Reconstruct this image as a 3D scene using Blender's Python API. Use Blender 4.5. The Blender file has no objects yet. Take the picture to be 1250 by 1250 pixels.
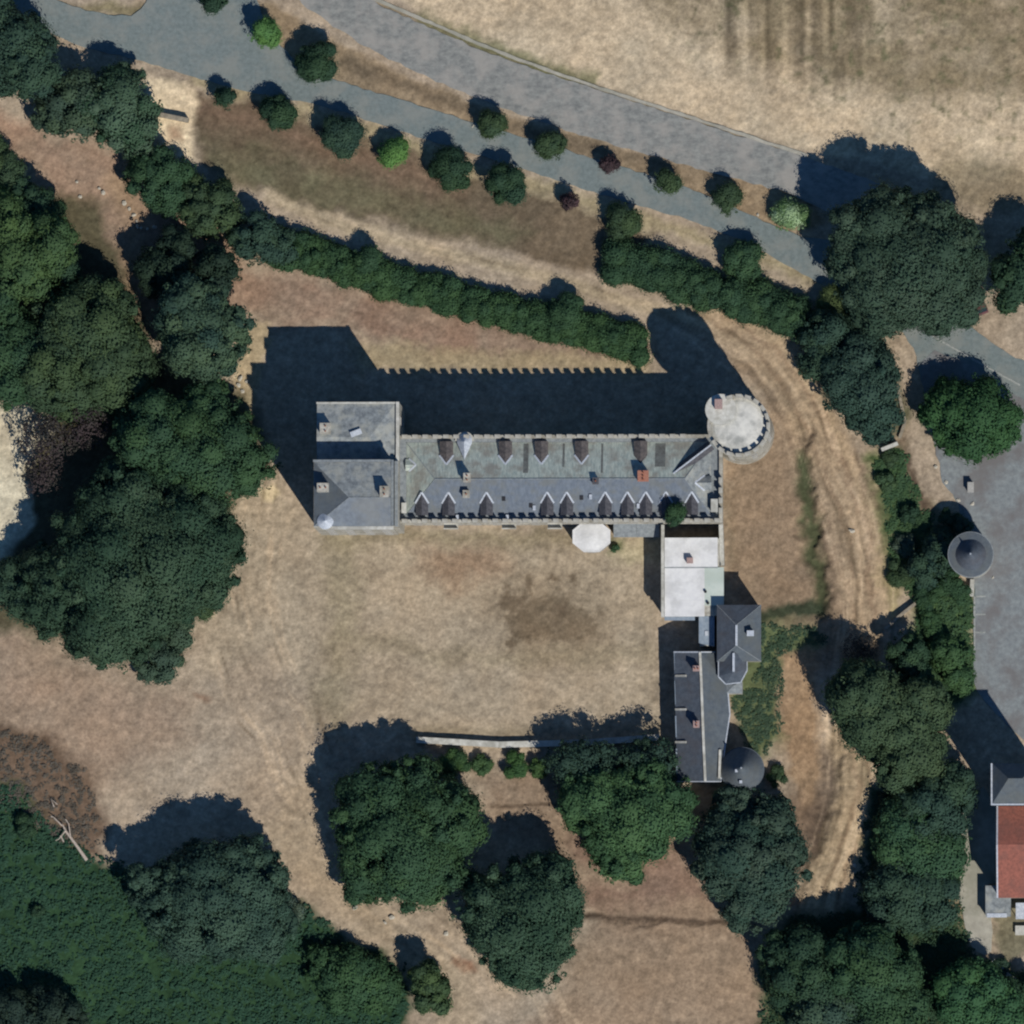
import bpy, math, random
import numpy as np
from mathutils import Vector, Matrix, geometry
random.seed(7); rng = np.random.default_rng(7)
SC = bpy.context.scene
COL = SC.collection
M_PX = 0.12                      # metres of ground per photograph pixel

# ------------------------------------------------------------------ camera, world, sun, exposure
CAMH = 3000.0
cam_d = bpy.data.cameras.new('camera'); cam = bpy.data.objects.new('camera', cam_d); COL.objects.link(cam)
cam.location = (135.0, -165.0, CAMH)
cam.rotation_euler = (-cam.location).to_track_quat('-Z', 'Y').to_euler()
_R = (-cam.location).normalized()
# keep image "up" = north
zax = cam.location.normalized(); xax = Vector((0, 1, 0)).cross(zax).normalized(); yax = zax.cross(xax)
cam.matrix_world = Matrix.Translation(cam.location) @ Matrix((xax, yax, zax)).transposed().to_4x4()
DIST = cam.location.length
TANH = 75.0 / DIST
cam_d.angle = 2 * math.atan(TANH)
cam_d.clip_start = 10; cam_d.clip_end = 12000
SC.camera = cam
CL = cam.location.copy()

def P(px, py, h=0.0):
    """world point at height h seen at photograph pixel (px,py)"""
    d = xax * ((px - 625) / 625 * TANH) + yax * ((625 - py) / 625 * TANH) - zax
    t = (h - CL.z) / d.z
    q = CL + d * t
    return Vector((q.x, q.y, h))

SUN_EL = math.radians(49.0); SUN_AZ = math.radians(180 - 33.9)   # azimuth clockwise from north
w = bpy.data.worlds.new('World'); SC.world = w; w.use_nodes = True
nt = w.node_tree; bg = nt.nodes['Background']
sky = nt.nodes.new('ShaderNodeTexSky'); sky.sky_type = 'NISHITA'; sky.sun_disc = False
sky.sun_elevation = SUN_EL; sky.sun_rotation = SUN_AZ; sky.air_density = 1.3; sky.dust_density = 0.1; sky.ozone_density = 1.5
tintn = nt.nodes.new('ShaderNodeMixRGB'); tintn.blend_type = 'MULTIPLY'; tintn.inputs[0].default_value = 1; tintn.inputs[2].default_value = (.50, .84, 1.22, 1)
nt.links.new(sky.outputs[0], tintn.inputs[1]); nt.links.new(tintn.outputs[0], bg.inputs[0]); bg.inputs[1].default_value = 0.05
sd = bpy.data.lights.new('sun', 'SUN'); so = bpy.data.objects.new('sun', sd); COL.objects.link(so)
sd.energy = 3.8; sd.angle = math.radians(0.5); sd.color = (1.0, 0.95, 0.87)
sdir = Vector((math.sin(SUN_AZ) * math.cos(SUN_EL), math.cos(SUN_AZ) * math.cos(SUN_EL), math.sin(SUN_EL)))
so.rotation_euler = sdir.to_track_quat('Z', 'Y').to_euler(); so.location = sdir * 300
SC.view_settings.view_transform = 'Standard'; SC.view_settings.look = 'None'
SC.view_settings.exposure = 0.0; SC.view_settings.gamma = 1.0; SC.view_settings.use_curve_mapping = False
SC.render.engine = 'CYCLES'
SC.cycles.max_bounces = 4; SC.cycles.diffuse_bounces = 2
SC.cycles.pixel_filter_type = 'BLACKMAN_HARRIS'; SC.cycles.filter_width = 2.2

# ------------------------------------------------------------------ helpers
def lin(r, g, b):
    f = lambda c: (c / 255 / 12.92) if c / 255 <= 0.04045 else ((c / 255 + 0.055) / 1.055) ** 2.4
    return (f(r), f(g), f(b))

def mat(name, col, col2=None, scale=1.0, rough=0.85, bump=0.0, detail=6, spec=0.2, stain=None, stain_scale=0.15,
        stain_amt=0.5, stretch=None, contrast=(0.35, 0.65), metallic=0.0):
    m = bpy.data.materials.new(name); m.use_nodes = True
    n = m.node_tree.nodes; L = m.node_tree.links
    b = n['Principled BSDF']; b.inputs['Roughness'].default_value = rough
    b.inputs['Specular IOR Level'].default_value = spec; b.inputs['Metallic'].default_value = metallic
    tc = n.new('ShaderNodeTexCoord'); src = tc.outputs['Object']
    if stretch:
        mp = n.new('ShaderNodeMapping'); mp.inputs['Scale'].default_value = stretch
        L.new(src, mp.inputs[0]); src = mp.outputs[0]
    no = n.new('ShaderNodeTexNoise'); no.inputs['Scale'].default_value = scale; no.inputs['Detail'].default_value = detail
    no.inputs['Roughness'].default_value = 0.65
    L.new(src, no.inputs['Vector'])
    rp = n.new('ShaderNodeValToRGB'); rp.color_ramp.elements[0].position = contrast[0]; rp.color_ramp.elements[1].position = contrast[1]
    c2 = col2 or tuple(c * 0.7 for c in col)
    rp.color_ramp.elements[0].color = (*c2, 1); rp.color_ramp.elements[1].color = (*col, 1)
    L.new(no.outputs[0], rp.inputs[0]); out = rp.outputs[0]
    if stain:
        n2 = n.new('ShaderNodeTexNoise'); n2.inputs['Scale'].default_value = stain_scale; n2.inputs['Detail'].default_value = 7
        n2.inputs['Roughness'].default_value = 0.6
        L.new(tc.outputs['Object'], n2.inputs['Vector'])
        r2 = n.new('ShaderNodeValToRGB'); r2.color_ramp.elements[0].position = 0.45; r2.color_ramp.elements[1].position = 0.62
        r2.color_ramp.elements[0].color = (0, 0, 0, 1); r2.color_ramp.elements[1].color = (stain_amt,) * 3 + (1,)
        L.new(n2.outputs[0], r2.inputs[0])
        mx = n.new('ShaderNodeMixRGB'); L.new(r2.outputs[0], mx.inputs[0]); L.new(out, mx.inputs[1])
        mx.inputs[2].default_value = (*stain, 1); out = mx.outputs[0]
    L.new(out, b.inputs['Base Color'])
    if bump:
        bp = n.new('ShaderNodeBump'); bp.inputs['Strength'].default_value = bump; bp.inputs['Distance'].default_value = 0.08
        L.new(no.outputs[0], bp.inputs['Height']); L.new(bp.outputs[0], b.inputs['Normal'])
    return m

class MB:
    def __init__(s): s.v = []; s.f = []
    def add(s, vs, fs):
        o = len(s.v); s.v += [tuple(v) for v in vs]; s.f += [tuple(i + o for i in f) for f in fs]; return s
    def box(s, x0, y0, z0, x1, y1, z1):
        x0, x1 = sorted((x0, x1)); y0, y1 = sorted((y0, y1))
        return s.prism([(x0, y0), (x1, y0), (x1, y1), (x0, y1)], z0, z1)
    def prism(s, poly, z0, z1):
        a = sum(poly[i][0] * poly[(i + 1) % len(poly)][1] - poly[(i + 1) % len(poly)][0] * poly[i][1] for i in range(len(poly)))
        if a < 0: poly = poly[::-1]
        n = len(poly)
        vs = [(p[0], p[1], z0) for p in poly] + [(p[0], p[1], z1) for p in poly]
        fs = [tuple(range(n))[::-1], tuple(range(n, 2 * n))] + [(i, (i + 1) % n, n + (i + 1) % n, n + i) for i in range(n)]
        return s.add(vs, fs)
    def obox(s, a, b, wd, z0, z1):
        a = Vector(a[:2]); b = Vector(b[:2]); d = (b - a).normalized(); nn = Vector((-d.y, d.x)) * wd / 2
        return s.prism([tuple(a - nn), tuple(b - nn), tuple(b + nn), tuple(a + nn)], z0, z1)
    def bar(s, a, b, wd, th):
        """strip of given width/thickness lying along the 3d line a-b"""
        a = Vector(a); b = Vector(b); d = (b - a).normalized(); up = Vector((0, 0, 1)); sd_ = d.cross(up).normalized() * wd / 2
        u = sd_.cross(d).normalized() * th
        vs = [a - sd_, a + sd_, b + sd_, b - sd_]; vs = vs + [v + u for v in vs]
        return s.add(vs, [(0, 1, 2, 3), (7, 6, 5, 4), (0, 4, 5, 1), (1, 5, 6, 2), (2, 6, 7, 3), (3, 7, 4, 0)])
    def tube(s, pts, rads, n=7):
        rings = []
        for i, p in enumerate(pts):
            p = Vector(p); q = Vector(pts[min(i + 1, len(pts) - 1)]); o = Vector(pts[max(i - 1, 0)])
            d = (q - o).normalized(); a = d.orthogonal().normalized(); b = d.cross(a)
            rings.append([p + (a * math.cos(t) + b * math.sin(t)) * rads[i] for t in [2 * math.pi * k / n for k in range(n)]])
        vs = [v for r in rings for v in r]; fs = []
        for i in range(len(pts) - 1):
            for k in range(n):
                fs.append((i * n + k, i * n + (k + 1) % n, (i + 1) * n + (k + 1) % n, (i + 1) * n + k))
        fs.append(tuple(range(n))[::-1]); fs.append(tuple(range((len(pts) - 1) * n, len(pts) * n)))
        return s.add(vs, fs)
    def ring(s, c, prof, n=48, a0=0.0, a1=2 * math.pi):
        """lathe of closed profile [(r,z)...] about centre c"""
        full = abs(a1 - a0 - 2 * math.pi) < 1e-6; m = len(prof); k = n if full else n + 1
        vs = [(c[0] + r * math.cos(a0 + (a1 - a0) * i / n), c[1] + r * math.sin(a0 + (a1 - a0) * i / n), z) for i in range(k) for r, z in prof]
        fs = []
        for i in range(n):
            j = (i + 1) % k
            for q in range(m): fs.append((i * m + q, j * m + q, j * m + (q + 1) % m, i * m + (q + 1) % m))
        return s.add(vs, fs)
    def mesh(s, name, origin=(0, 0, 0)):
        me = bpy.data.meshes.new(name)
        me.from_pydata([(v[0] - origin[0], v[1] - origin[1], v[2] - origin[2]) for v in s.v], [], s.f)
        me.validate(); me.update(); return me

def thing(name, label, cat, loc=(0, 0, 0), group=None):
    o = bpy.data.objects.new(name, None); o.empty_display_size = 0.5; COL.objects.link(o); o.location = loc
    o['label'] = label; o['category'] = cat
    if group: o['group'] = group
    return o
def root_of(o):
    while o.parent: o = o.parent
    return o
def part(name, mb, m, parent, smooth=False, label=None):
    """mesh given in world coordinates; parts of a thing all sit at the thing's origin"""
    ro = root_of(parent).location
    me = mb.mesh(name, ro); me.materials.append(m)
    if smooth:
        for p in me.polygons: p.use_smooth = True
    o = bpy.data.objects.new(name, me); COL.objects.link(o); o.parent = parent
    if label: o['label'] = label
    return o
def solo(name, mb, m, label, cat, group=None, kind=None, origin=None):
    org = origin or (0, 0, 0)
    me = mb.mesh(name, org); me.materials.append(m)
    o = bpy.data.objects.new(name, me); COL.objects.link(o); o.location = org
    if kind: o['kind'] = kind
    if label: o['label'] = label
    if cat: o['category'] = cat
    if group: o['group'] = group
    return o
def inst(name, me, parent, loc, rz=0.0, sc=None):
    """instance of a shared local mesh; loc in world coordinates, parent at thing origin or None"""
    o = bpy.data.objects.new(name, me); COL.objects.link(o)
    if parent:
        o.parent = parent; r = root_of(parent).location
        o.location = (loc[0] - r.x, loc[1] - r.y, loc[2] - r.z)
    else: o.location = loc
    o.rotation_euler = (0, 0, rz)
    if sc: o.scale = sc
    return o
def local_mesh(name, mb, m, smooth=False):
    me = mb.mesh(name); me.materials.append(m)
    if smooth:
        for p in me.polygons: p.use_smooth = True
    return me

# ------------------------------------------------------------------ materials
slate_s = mat('slate_blue', lin(110, 119, 130), lin(92, 101, 112), scale=2.2, bump=0.4, stain=lin(108, 110, 106), stain_scale=0.5, stain_amt=0.6, rough=0.6, stretch=(1, .35, 1))
slate_n = mat('slate_lichen', lin(184, 192, 182), lin(142, 154, 150), scale=1.6, bump=0.4, stain=lin(132, 126, 118), stain_scale=0.5, stain_amt=0.7, stretch=(2.2, .5, 1))
slate_old = mat('slate_weathered', lin(148, 154, 155), lin(104, 110, 114), scale=1.4, bump=0.4, stain=lin(170, 170, 160), stain_scale=0.55, stain_amt=0.6)
slate_dark = mat('slate_dark', lin(88, 96, 106), lin(70, 78, 88), scale=1.6, bump=0.3, stain=lin(84, 82, 84), stain_scale=0.3, stain_amt=0.5)
slate_grey = mat('slate_grey', lin(94, 102, 108), lin(80, 88, 96), scale=1.6, bump=0.3, stain=lin(96, 98, 94), stain_scale=0.3, stain_amt=0.5)
slate_s2 = mat('slate_pale_blue', lin(122, 130, 138), lin(102, 109, 117), scale=1.1, bump=0.3, stain=lin(126, 128, 126), stain_scale=0.3, stain_amt=0.6)
slate_dormer = mat('slate_dormer', lin(92, 91, 95), lin(66, 67, 73), scale=2.5, bump=0.3)
slate_patch = mat('slate_patch', lin(118, 122, 118), lin(92, 92, 90), scale=1.5, bump=.3)
slate_brown = mat('slate_dormer_brown', lin(100, 94, 92), lin(66, 64, 66), scale=2.5, bump=0.3)
lead = mat('pale_lead', lin(200, 205, 212), lin(160, 168, 178), scale=3)
lead_dull = mat('dull_lead', lin(142, 148, 150), lin(112, 118, 122), scale=2)
stone = mat('pale_stone', lin(190, 187, 176), lin(150, 147, 138), scale=2.2, bump=0.4, stain=lin(118, 112, 98), stain_scale=0.6, stain_amt=0.6)
old_stone = mat('old_stone', lin(158, 148, 130), lin(120, 112, 100), scale=2.5, bump=.4)
stone_white = mat('white_stone', lin(205, 204, 196), lin(172, 170, 160), scale=1.5, bump=0.3, stain=lin(142, 140, 130), stain_scale=0.4, stain_amt=0.6)
gravel_roof = mat('tower_terrace', lin(216, 214, 205), lin(194, 193, 186), scale=0.9, stain=lin(136, 138, 134), stain_scale=0.35, stain_amt=0.8, bump=.2)
white_roof = mat('white_membrane', lin(224, 224, 222), lin(212, 212, 212), scale=1.1, stain=lin(178, 178, 176), stain_scale=0.5, stain_amt=0.5, rough=.5)
white_green = mat('white_membrane_mossy', lin(200, 208, 200), lin(178, 190, 182), scale=1.0, stain=lin(160, 172, 160), stain_scale=0.5, stain_amt=0.5)
brick = mat('red_brick', lin(176, 124, 104), lin(140, 96, 82), scale=5)
brick_pink = mat('pink_brick', lin(176, 150, 144), lin(140, 120, 116), scale=5)
clay = mat('clay_pot', lin(160, 98, 74), lin(110, 70, 56), scale=6)
glass = mat('window_glass', (0.02, 0.025, 0.03), (0.015, 0.02, 0.02), scale=1, rough=0.1, spec=0.6)
frame_m = mat('white_frame', (0.42, 0.41, 0.38), scale=4)
dark_m = mat('dark_metal', (0.03, 0.03, 0.035), scale=4)
zinc = mat('zinc_blue', lin(138, 152, 166), lin(118, 132, 146), scale=1.5, rough=.5, stain=lin(160, 170, 178), stain_scale=.8, stain_amt=.5)
tile = mat('red_tile', lin(156, 98, 84), lin(124, 80, 70), scale=2.4, bump=0.5, stain=lin(120, 84, 76), stain_scale=0.5, stain_amt=0.5)
bark = mat('bark', (0.10, 0.08, 0.06), (0.05, 0.04, 0.03), scale=5, bump=0.6)
deadwood = mat('bleached_wood', lin(205, 192, 178), lin(160, 145, 130), scale=6)
asphalt = mat('asphalt', lin(121, 131, 130), lin(104, 114, 113), scale=1.6, bump=0.3, stain=lin(134, 136, 130), stain_scale=0.3, stain_amt=0.6)
asphalt2 = mat('worn_gravel_asphalt', lin(144, 145, 140), lin(112, 114, 112), scale=1.5, bump=0.4, stain=lin(154, 150, 143), stain_scale=0.28, stain_amt=0.75, stretch=(.6, .9, 1))
asphalt3 = mat('square_asphalt', lin(136, 142, 142), lin(114, 119, 121), scale=1.3, bump=0.3, stain=lin(110, 107, 106), stain_scale=0.18, stain_amt=0.9)
concrete = mat('pale_concrete', lin(176, 172, 158), lin(150, 146, 134), scale=0.7, bump=0.2, stain=lin(132, 132, 118), stain_scale=0.2, stain_amt=0.6)
paint = mat('road_paint', lin(170, 172, 166), lin(128, 132, 128), scale=3)
rubble_m = mat('rubble', lin(205, 198, 182), lin(150, 145, 132), scale=3)

def foliage_mat():
    m = bpy.data.materials.new('foliage'); m.use_nodes = True
    n = m.node_tree.nodes; L = m.node_tree.links; b = n['Principled BSDF']
    b.inputs['Roughness'].default_value = 0.75; b.inputs['Specular IOR Level'].default_value = 0.15
    at = n.new('ShaderNodeAttribute'); at.attribute_name = 'tint'
    L.new(at.outputs['Color'], b.inputs['Base Color'])
    tr = n.new('ShaderNodeBsdfTranslucent'); L.new(at.outputs['Color'], tr.inputs[0])
    mx = n.new('ShaderNodeMixShader'); mx.inputs[0].default_value = 0.24
    L.new(b.outputs[0], mx.inputs[1]); L.new(tr.outputs[0], mx.inputs[2]); L.new(mx.outputs[0], n['Material Output'].inputs[0])
    return m
FOL = foliage_mat()

# ------------------------------------------------------------------ value noise (numpy)
_LAT = [rng.random((256, 256)).astype(np.float32) for _ in range(6)]
def vnoise(x, y, k=0):
    t = _LAT[k % 6]; xi = np.floor(x).astype(int); yi = np.floor(y).astype(int)
    fx = x - xi; fy = y - yi; fx = fx * fx * (3 - 2 * fx); fy = fy * fy * (3 - 2 * fy)
    xi &= 255; yi &= 255; x1 = (xi + 1) & 255; y1 = (yi + 1) & 255
    return (t[yi, xi] * (1 - fx) + t[yi, x1] * fx) * (1 - fy) + (t[y1, xi] * (1 - fx) + t[y1, x1] * fx) * fy
def fbm(x, y, k=0, o=4):
    s = 0; a = 0.5; tot = 0
    for i in range(o):
        s = s + a * vnoise(x * 2 ** i + 17.3 * i, y * 2 ** i + 5.1 * i, k + i); tot += a; a *= 0.55
    return s / tot - 0.5

def sd_poly(X, Y, poly):
    d = np.full(X.shape, 1e9, np.float32); inside = np.zeros(X.shape, bool); n = len(poly)
    for i in range(n):
        ax, ay = poly[i]; bx, by = poly[(i + 1) % n]; ex, ey = bx - ax, by - ay
        t = np.clip(((X - ax) * ex + (Y - ay) * ey) / (ex * ex + ey * ey + 1e-9), 0, 1)
        d = np.minimum(d, np.hypot(X - ax - t * ex, Y - ay - t * ey))
        if ay != by:
            c = ((ay > Y) != (by > Y)) & (X < (bx - ax) * (Y - ay) / (by - ay) + ax); inside ^= c
    return np.where(inside, -d, d)
def sd_line(X, Y, pts):
    d = np.full(X.shape, 1e9, np.float32)
    for (ax, ay), (bx, by) in zip(pts[:-1], pts[1:]):
        ex, ey = bx - ax, by - ay
        t = np.clip(((X - ax) * ex + (Y - ay) * ey) / (ex * ex + ey * ey + 1e-9), 0, 1)
        d = np.minimum(d, np.hypot(X - ax - t * ex, Y - ay - t * ey))
    return d
def sstep(d, soft): return np.clip(0.5 - d / (2 * soft), 0, 1) ** 1.0

def smooth_line(pts, n=2):
    for _ in range(n):
        q = [pts[0]]
        for a, b in zip(pts[:-1], pts[1:]):
            q.append((a[0] * .75 + b[0] * .25, a[1] * .75 + b[1] * .25)); q.append((a[0] * .25 + b[0] * .75, a[1] * .25 + b[1] * .75))
        q.append(pts[-1]); pts = q
    return pts

# ------------------------------------------------------------------ ground: one sheet to the horizon
def build_ground():
    inner = np.arange(-84, 84.01, 0.27)
    outer = np.array([95, 120, 160, 220, 320, 500, 900, 1600, 2800, 4500.])
    ax = np.concatenate([-outer[::-1], inner, outer])
    gx, gy = np.meshgrid(ax, ax); n = len(ax)
    X = 625 + gx / M_PX; Y = 625 - gy / M_PX            # photograph pixels on flat ground (deviation under a pixel)
    wx = X + fbm(X / 22, Y / 22, 0) * 26; wy = Y + fbm(X / 22, Y / 22, 3) * 26
    wx += fbm(X / 5, Y / 5, 1, 2) * 6; wy += fbm(X / 5, Y / 5, 2, 2) * 6
    C = np.zeros(X.shape + (3,), np.float32)
    def S(r, g, b): return np.array(lin(r, g, b), np.float32)
    C[:] = S(156, 142, 124)
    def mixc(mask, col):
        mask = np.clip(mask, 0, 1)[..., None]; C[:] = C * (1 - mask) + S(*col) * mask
    big = fbm(X / 120, Y / 120, 1); mid = fbm(X / 35, Y / 35, 2); fine = fbm(X / 9, Y / 9, 4)
    def poly(pts, col, soft=6, op=1.0, warp=1.0, nz=0.0):
        xx = X + (wx - X) * warp; yy = Y + (wy - Y) * warp
        m = sstep(sd_poly(xx, yy, pts), soft) * op
        if nz: m = m * np.clip(1 - nz + nz * 2 * (0.5 + mid * 2), 0, 1.3)
        mixc(m, col)
    def line(pts, wd, col, soft=4, op=1.0, warp=0.5, nz=0.0):
        xx = X + (wx - X) * warp; yy = Y + (wy - Y) * warp
        m = sstep(sd_line(xx, yy, pts) - wd, soft) * op
        if nz: m = m * np.clip(1 - nz + nz * 2 * (0.5 + mid * 2), 0, 1.3)
        mixc(m, col)
    # zones --------------------------------------------------
    # north field, pale straw
    poly([(430, -40), (560, 48), (700, 92), (850, 142), (990, 185), (1130, 215), (1500, 250), (1500, -400), (300, -400)], (182, 166, 141), 4, 1, .4)
    poly([(760, -30), (830, 30), (900, 70), (1000, 100), (1120, 120), (1250, 110), (1400, 100), (1400, -300), (740, -300)], (126, 114, 92), 18, .85, 1.4, .5)
    # strip of weeds along field edge
    line([(440, 0), (510, 25), (600, 62), (680, 92), (760, 118), (860, 155), (970, 188)], 5, (100, 92, 72), 4, .8, .6, .3)
    line([(520, 22), (600, 55), (660, 80), (720, 96)], 9, (98, 100, 72), 6, .75, .8)
    poly([(1150, 190), (1260, 200), (1260, 262), (1190, 262), (1140, 235)], (122, 112, 92), 12, .8)
    # verge between roads, and south verge
    poly([(330, 0), (430, 60), (520, 100), (640, 145), (800, 190), (980, 235), (1010, 270), (960, 290), (840, 240), (690, 195), (560, 155), (430, 108), (300, 60), (260, 0)], (138, 122, 100), 4, 1, .5)
    line([(420, 75), (520, 112), (620, 150), (700, 175), (820, 205)], 7, (104, 92, 76), 5, .8, .5)
    poly([(225, 110), (330, 125), (450, 165), (560, 205), (690, 245), (800, 285), (760, 330), (700, 330), (600, 300), (480, 275), (380, 250), (300, 225), (245, 195)], (106, 94, 78), 6, 1, .8)
    poly([(235, 160), (300, 175), (420, 215), (560, 255), (650, 280), (620, 300), (500, 275), (380, 250), (270, 215)], (98, 94, 74), 10, .8, 1.0, .3)
    line([(250, 130), (330, 150), (440, 190), (560, 228)], 10, (120, 98, 84), 10, .5, 1)
    line([(240, 95), (330, 120), (450, 160), (560, 200), (690, 238), (800, 275), (900, 300), (1000, 345)], 8, (152, 140, 112), 6, .9, .8)
    # sandy path top left
    poly([(176, 92), (225, 96), (245, 125), (232, 150), (236, 192), (214, 194), (182, 152)], (212, 194, 164), 4, 1, .5)
    poly([(205, 150), (220, 150), (222, 170), (206, 168)], (150, 122, 100), 5, .8, .4)
    # light track alongside hedge
    line([(330, 240), (400, 268), (480, 290), (600, 322), (700, 348), (770, 372), (860, 392)], 8, (162, 148, 124), 5, .9, .5)
    # lawn north of chateau (reddish scrub)
    poly([(270, 325), (420, 345), (560, 370), (680, 405), (790, 430), (700, 450), (540, 440), (430, 400), (330, 395), (285, 380)], (132, 110, 94), 12, .85, 1.0, .3)
    poly([(430, 415), (560, 425), (700, 432), (790, 445), (790, 460), (440, 450)], (150, 136, 108), 8, .8)
    # left clearing
    poly([(-20, 120), (60, 160), (180, 185), (230, 230), (300, 300), (290, 400), (130, 420), (80, 300), (40, 200), (-20, 180)], (142, 118, 100), 12, .8, 1.0, .2)
    line([(140, 220), (165, 270), (150, 350), (128, 400)], 14, (150, 128, 104), 10, .7)
    # west strip by pavilion
    poly([(285, 395), (330, 395), (305, 500), (288, 495)], (166, 150, 120), 5, .8)
    # west pale path
    poly([(-60, 500), (50, 490), (60, 520), (30, 580), (45, 640), (-5, 690), (-60, 700)], (190, 182, 160), 5, 1, .6)
    # courtyard
    poly([(330, 570), (388, 650), (480, 655), (690, 655), (805, 690), (806, 900), (500, 905), (395, 870), (330, 800), (240, 820), (250, 700), (280, 600)], (157, 144, 124), 14, .8)
    poly([(520, 665), (610, 665), (620, 700), (560, 715), (510, 700)], (134, 112, 92), 16, .8, 1.2)
    poly([(620, 735), (655, 712), (712, 728), (728, 755), (700, 780), (640, 785), (612, 765)], (88, 76, 64), 5, .85, 2.6, .45)
    poly([(600, 740), (660, 700), (730, 720), (750, 790), (700, 820), (620, 800)], (116, 104, 86), 25, .7, 1.4)
    line([(395, 660), (560, 655), (690, 658)], 9, (128, 118, 96), 8, .8, .9)
    poly([(395, 655), (430, 655), (440, 720), (430, 830), (415, 900), (385, 880), (400, 780)], (132, 122, 98), 14, .55, 1.2)
    line([(420, 770), (520, 800), (640, 806), (790, 800)], 10, (136, 126, 104), 10, .5, 1)
    poly([(745, 658), (806, 658), (806, 690), (770, 690), (745, 680)], (168, 158, 130), 6, .8)
    poly([(742, 658), (765, 658), (760, 676), (742, 676)], (92, 98, 70), 5, .8)
    line([(510, 895), (650, 897), (800, 890)], 8, (128, 118, 98), 6, .6)
    poly([(316, 598), (330, 592), (338, 602), (328, 612), (318, 610)], (198, 182, 148), 3, .9, .6)
    poly([(672, 742), (690, 738), (694, 752), (680, 758)], (84, 72, 60), 7, .6, 1.2)
    poly([(552, 1166), (572, 1172), (578, 1184), (566, 1188), (550, 1176)], (120, 84, 66), 4, .9, .5)
    poly([(236, 846), (250, 852), (248, 860), (236, 856)], (112, 84, 66), 4, .7, .8)
    # lower left: reddish heath and brown scrub
    poly([(-30, 740), (60, 790), (150, 820), (220, 850), (230, 900), (120, 960), (-30, 880)], (142, 122, 104), 20, .7, 1.0, .2)
    poly([(-30, 875), (60, 895), (110, 940), (130, 1000), (120, 1040), (70, 1040), (-30, 970)], (104, 88, 74), 10, 1, 1.0)
    poly([(-300, 955), (20, 955), (60, 1005), (110, 1045), (180, 1060), (300, 1080), (380, 1110), (430, 1150), (500, 1175), (500, 1220), (480, 1500), (-300, 1500)], (46, 70, 48), 8, 1, 1.0)
    poly([(380, 905), (400, 1030), (460, 1110), (560, 1180), (600, 1260), (560, 1290), (480, 1170), (380, 1100), (330, 1010)], (160, 144, 122), 12, .8)
    # south terrace, brown
    poly([(585, 940), (700, 935), (830, 1000), (880, 1110), (930, 1120), (940, 1300), (620, 1300), (700, 1190), (720, 1130), (690, 1060), (600, 1000)], (134, 116, 98), 12, .9, .9, .2)
    poly([(700, 1150), (850, 1140), (925, 1180), (935, 1300), (660, 1300), (690, 1200)], (144, 126, 106), 20, .8, 1)
    poly([(690, 1010), (840, 1040), (880, 1100), (720, 1105)], (122, 100, 88), 12, .7, 1)
    line([(600, 1030), (690, 1065), (760, 1075)], 10, (158, 142, 122), 8, .6)
    line([(715, 1119), (800, 1121), (860, 1124), (905, 1124)], 3.5, (66, 56, 48), 3, .9, .4)
    line([(600, 983), (680, 983)], 1.5, (70, 58, 48), 2, .9, .3)
    # east side track + mound
    poly([(890, 430), (960, 440), (1000, 500), (1050, 560), (1085, 640), (1095, 740), (1060, 800), (960, 820), (920, 760), (885, 700), (888, 560), (940, 520)], (136, 118, 98), 10, 1, 1.0, .15)
    line([(860, 385), (930, 420), (985, 490), (1020, 570), (1050, 660), (1058, 760), (1050, 800)], 26, (156, 138, 114), 10, .85, .8)
    for off, cc in ((-14, (120, 96, 76)), (-2, (176, 152, 124)), (10, (126, 100, 80)), (20, (182, 160, 130))):
        line([(870 + off, 385), (935 + off, 425), (988 + off, 495), (1022 + off, 575), (1050 + off, 660), (1056 + off, 770)], 2.5, cc, 4, .5, .6)
    line([(1070, 560), (1085, 640), (1090, 750)], 10, (140, 132, 96), 8, .7, 1.2)
    line([(980, 560), (990, 640), (1003, 735)], 9, (72, 78, 56), 6, .95, 1.0)
    line([(885, 600), (892, 680)], 6, (112, 100, 80), 8, .5)
    line([(925, 755), (960, 748), (1005, 745)], 10, (50, 60, 46), 5, .95, .8)
    poly([(925, 762), (1000, 765), (1010, 790), (960, 800), (950, 830), (960, 900), (930, 930), (905, 900), (895, 850)], (84, 96, 66), 8, .95, 1)
    poly([(948, 800), (990, 795), (1000, 900), (1005, 1010), (975, 1010), (955, 900)], (148, 124, 98), 8, .95, .9)
    poly([(960, 960), (1010, 990), (1000, 1060), (965, 1080), (940, 1040)], (112, 96, 82), 10, .8, 1)
    line([(1013, 920), (1012, 960), (995, 1020), (975, 1060)], 13, (88, 76, 66), 8, .8, .9)  # dark strip of shade on the slope, painted into the ground colour
    line([(1040, 905), (1048, 960), (1035, 1020), (1010, 1080), (1000, 1140)], 26, (160, 142, 116), 6, 1, .7)
    for off, cc in ((-12, (186, 164, 134)), (-2, (122, 100, 80)), (8, (184, 164, 134)), (16, (130, 106, 86))):
        line([(1040 + off, 905), (1050 + off, 960), (1036 + off, 1020), (1010 + off, 1080), (1000 + off, 1140)], 2.5, cc, 3, .55, .5)
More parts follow.
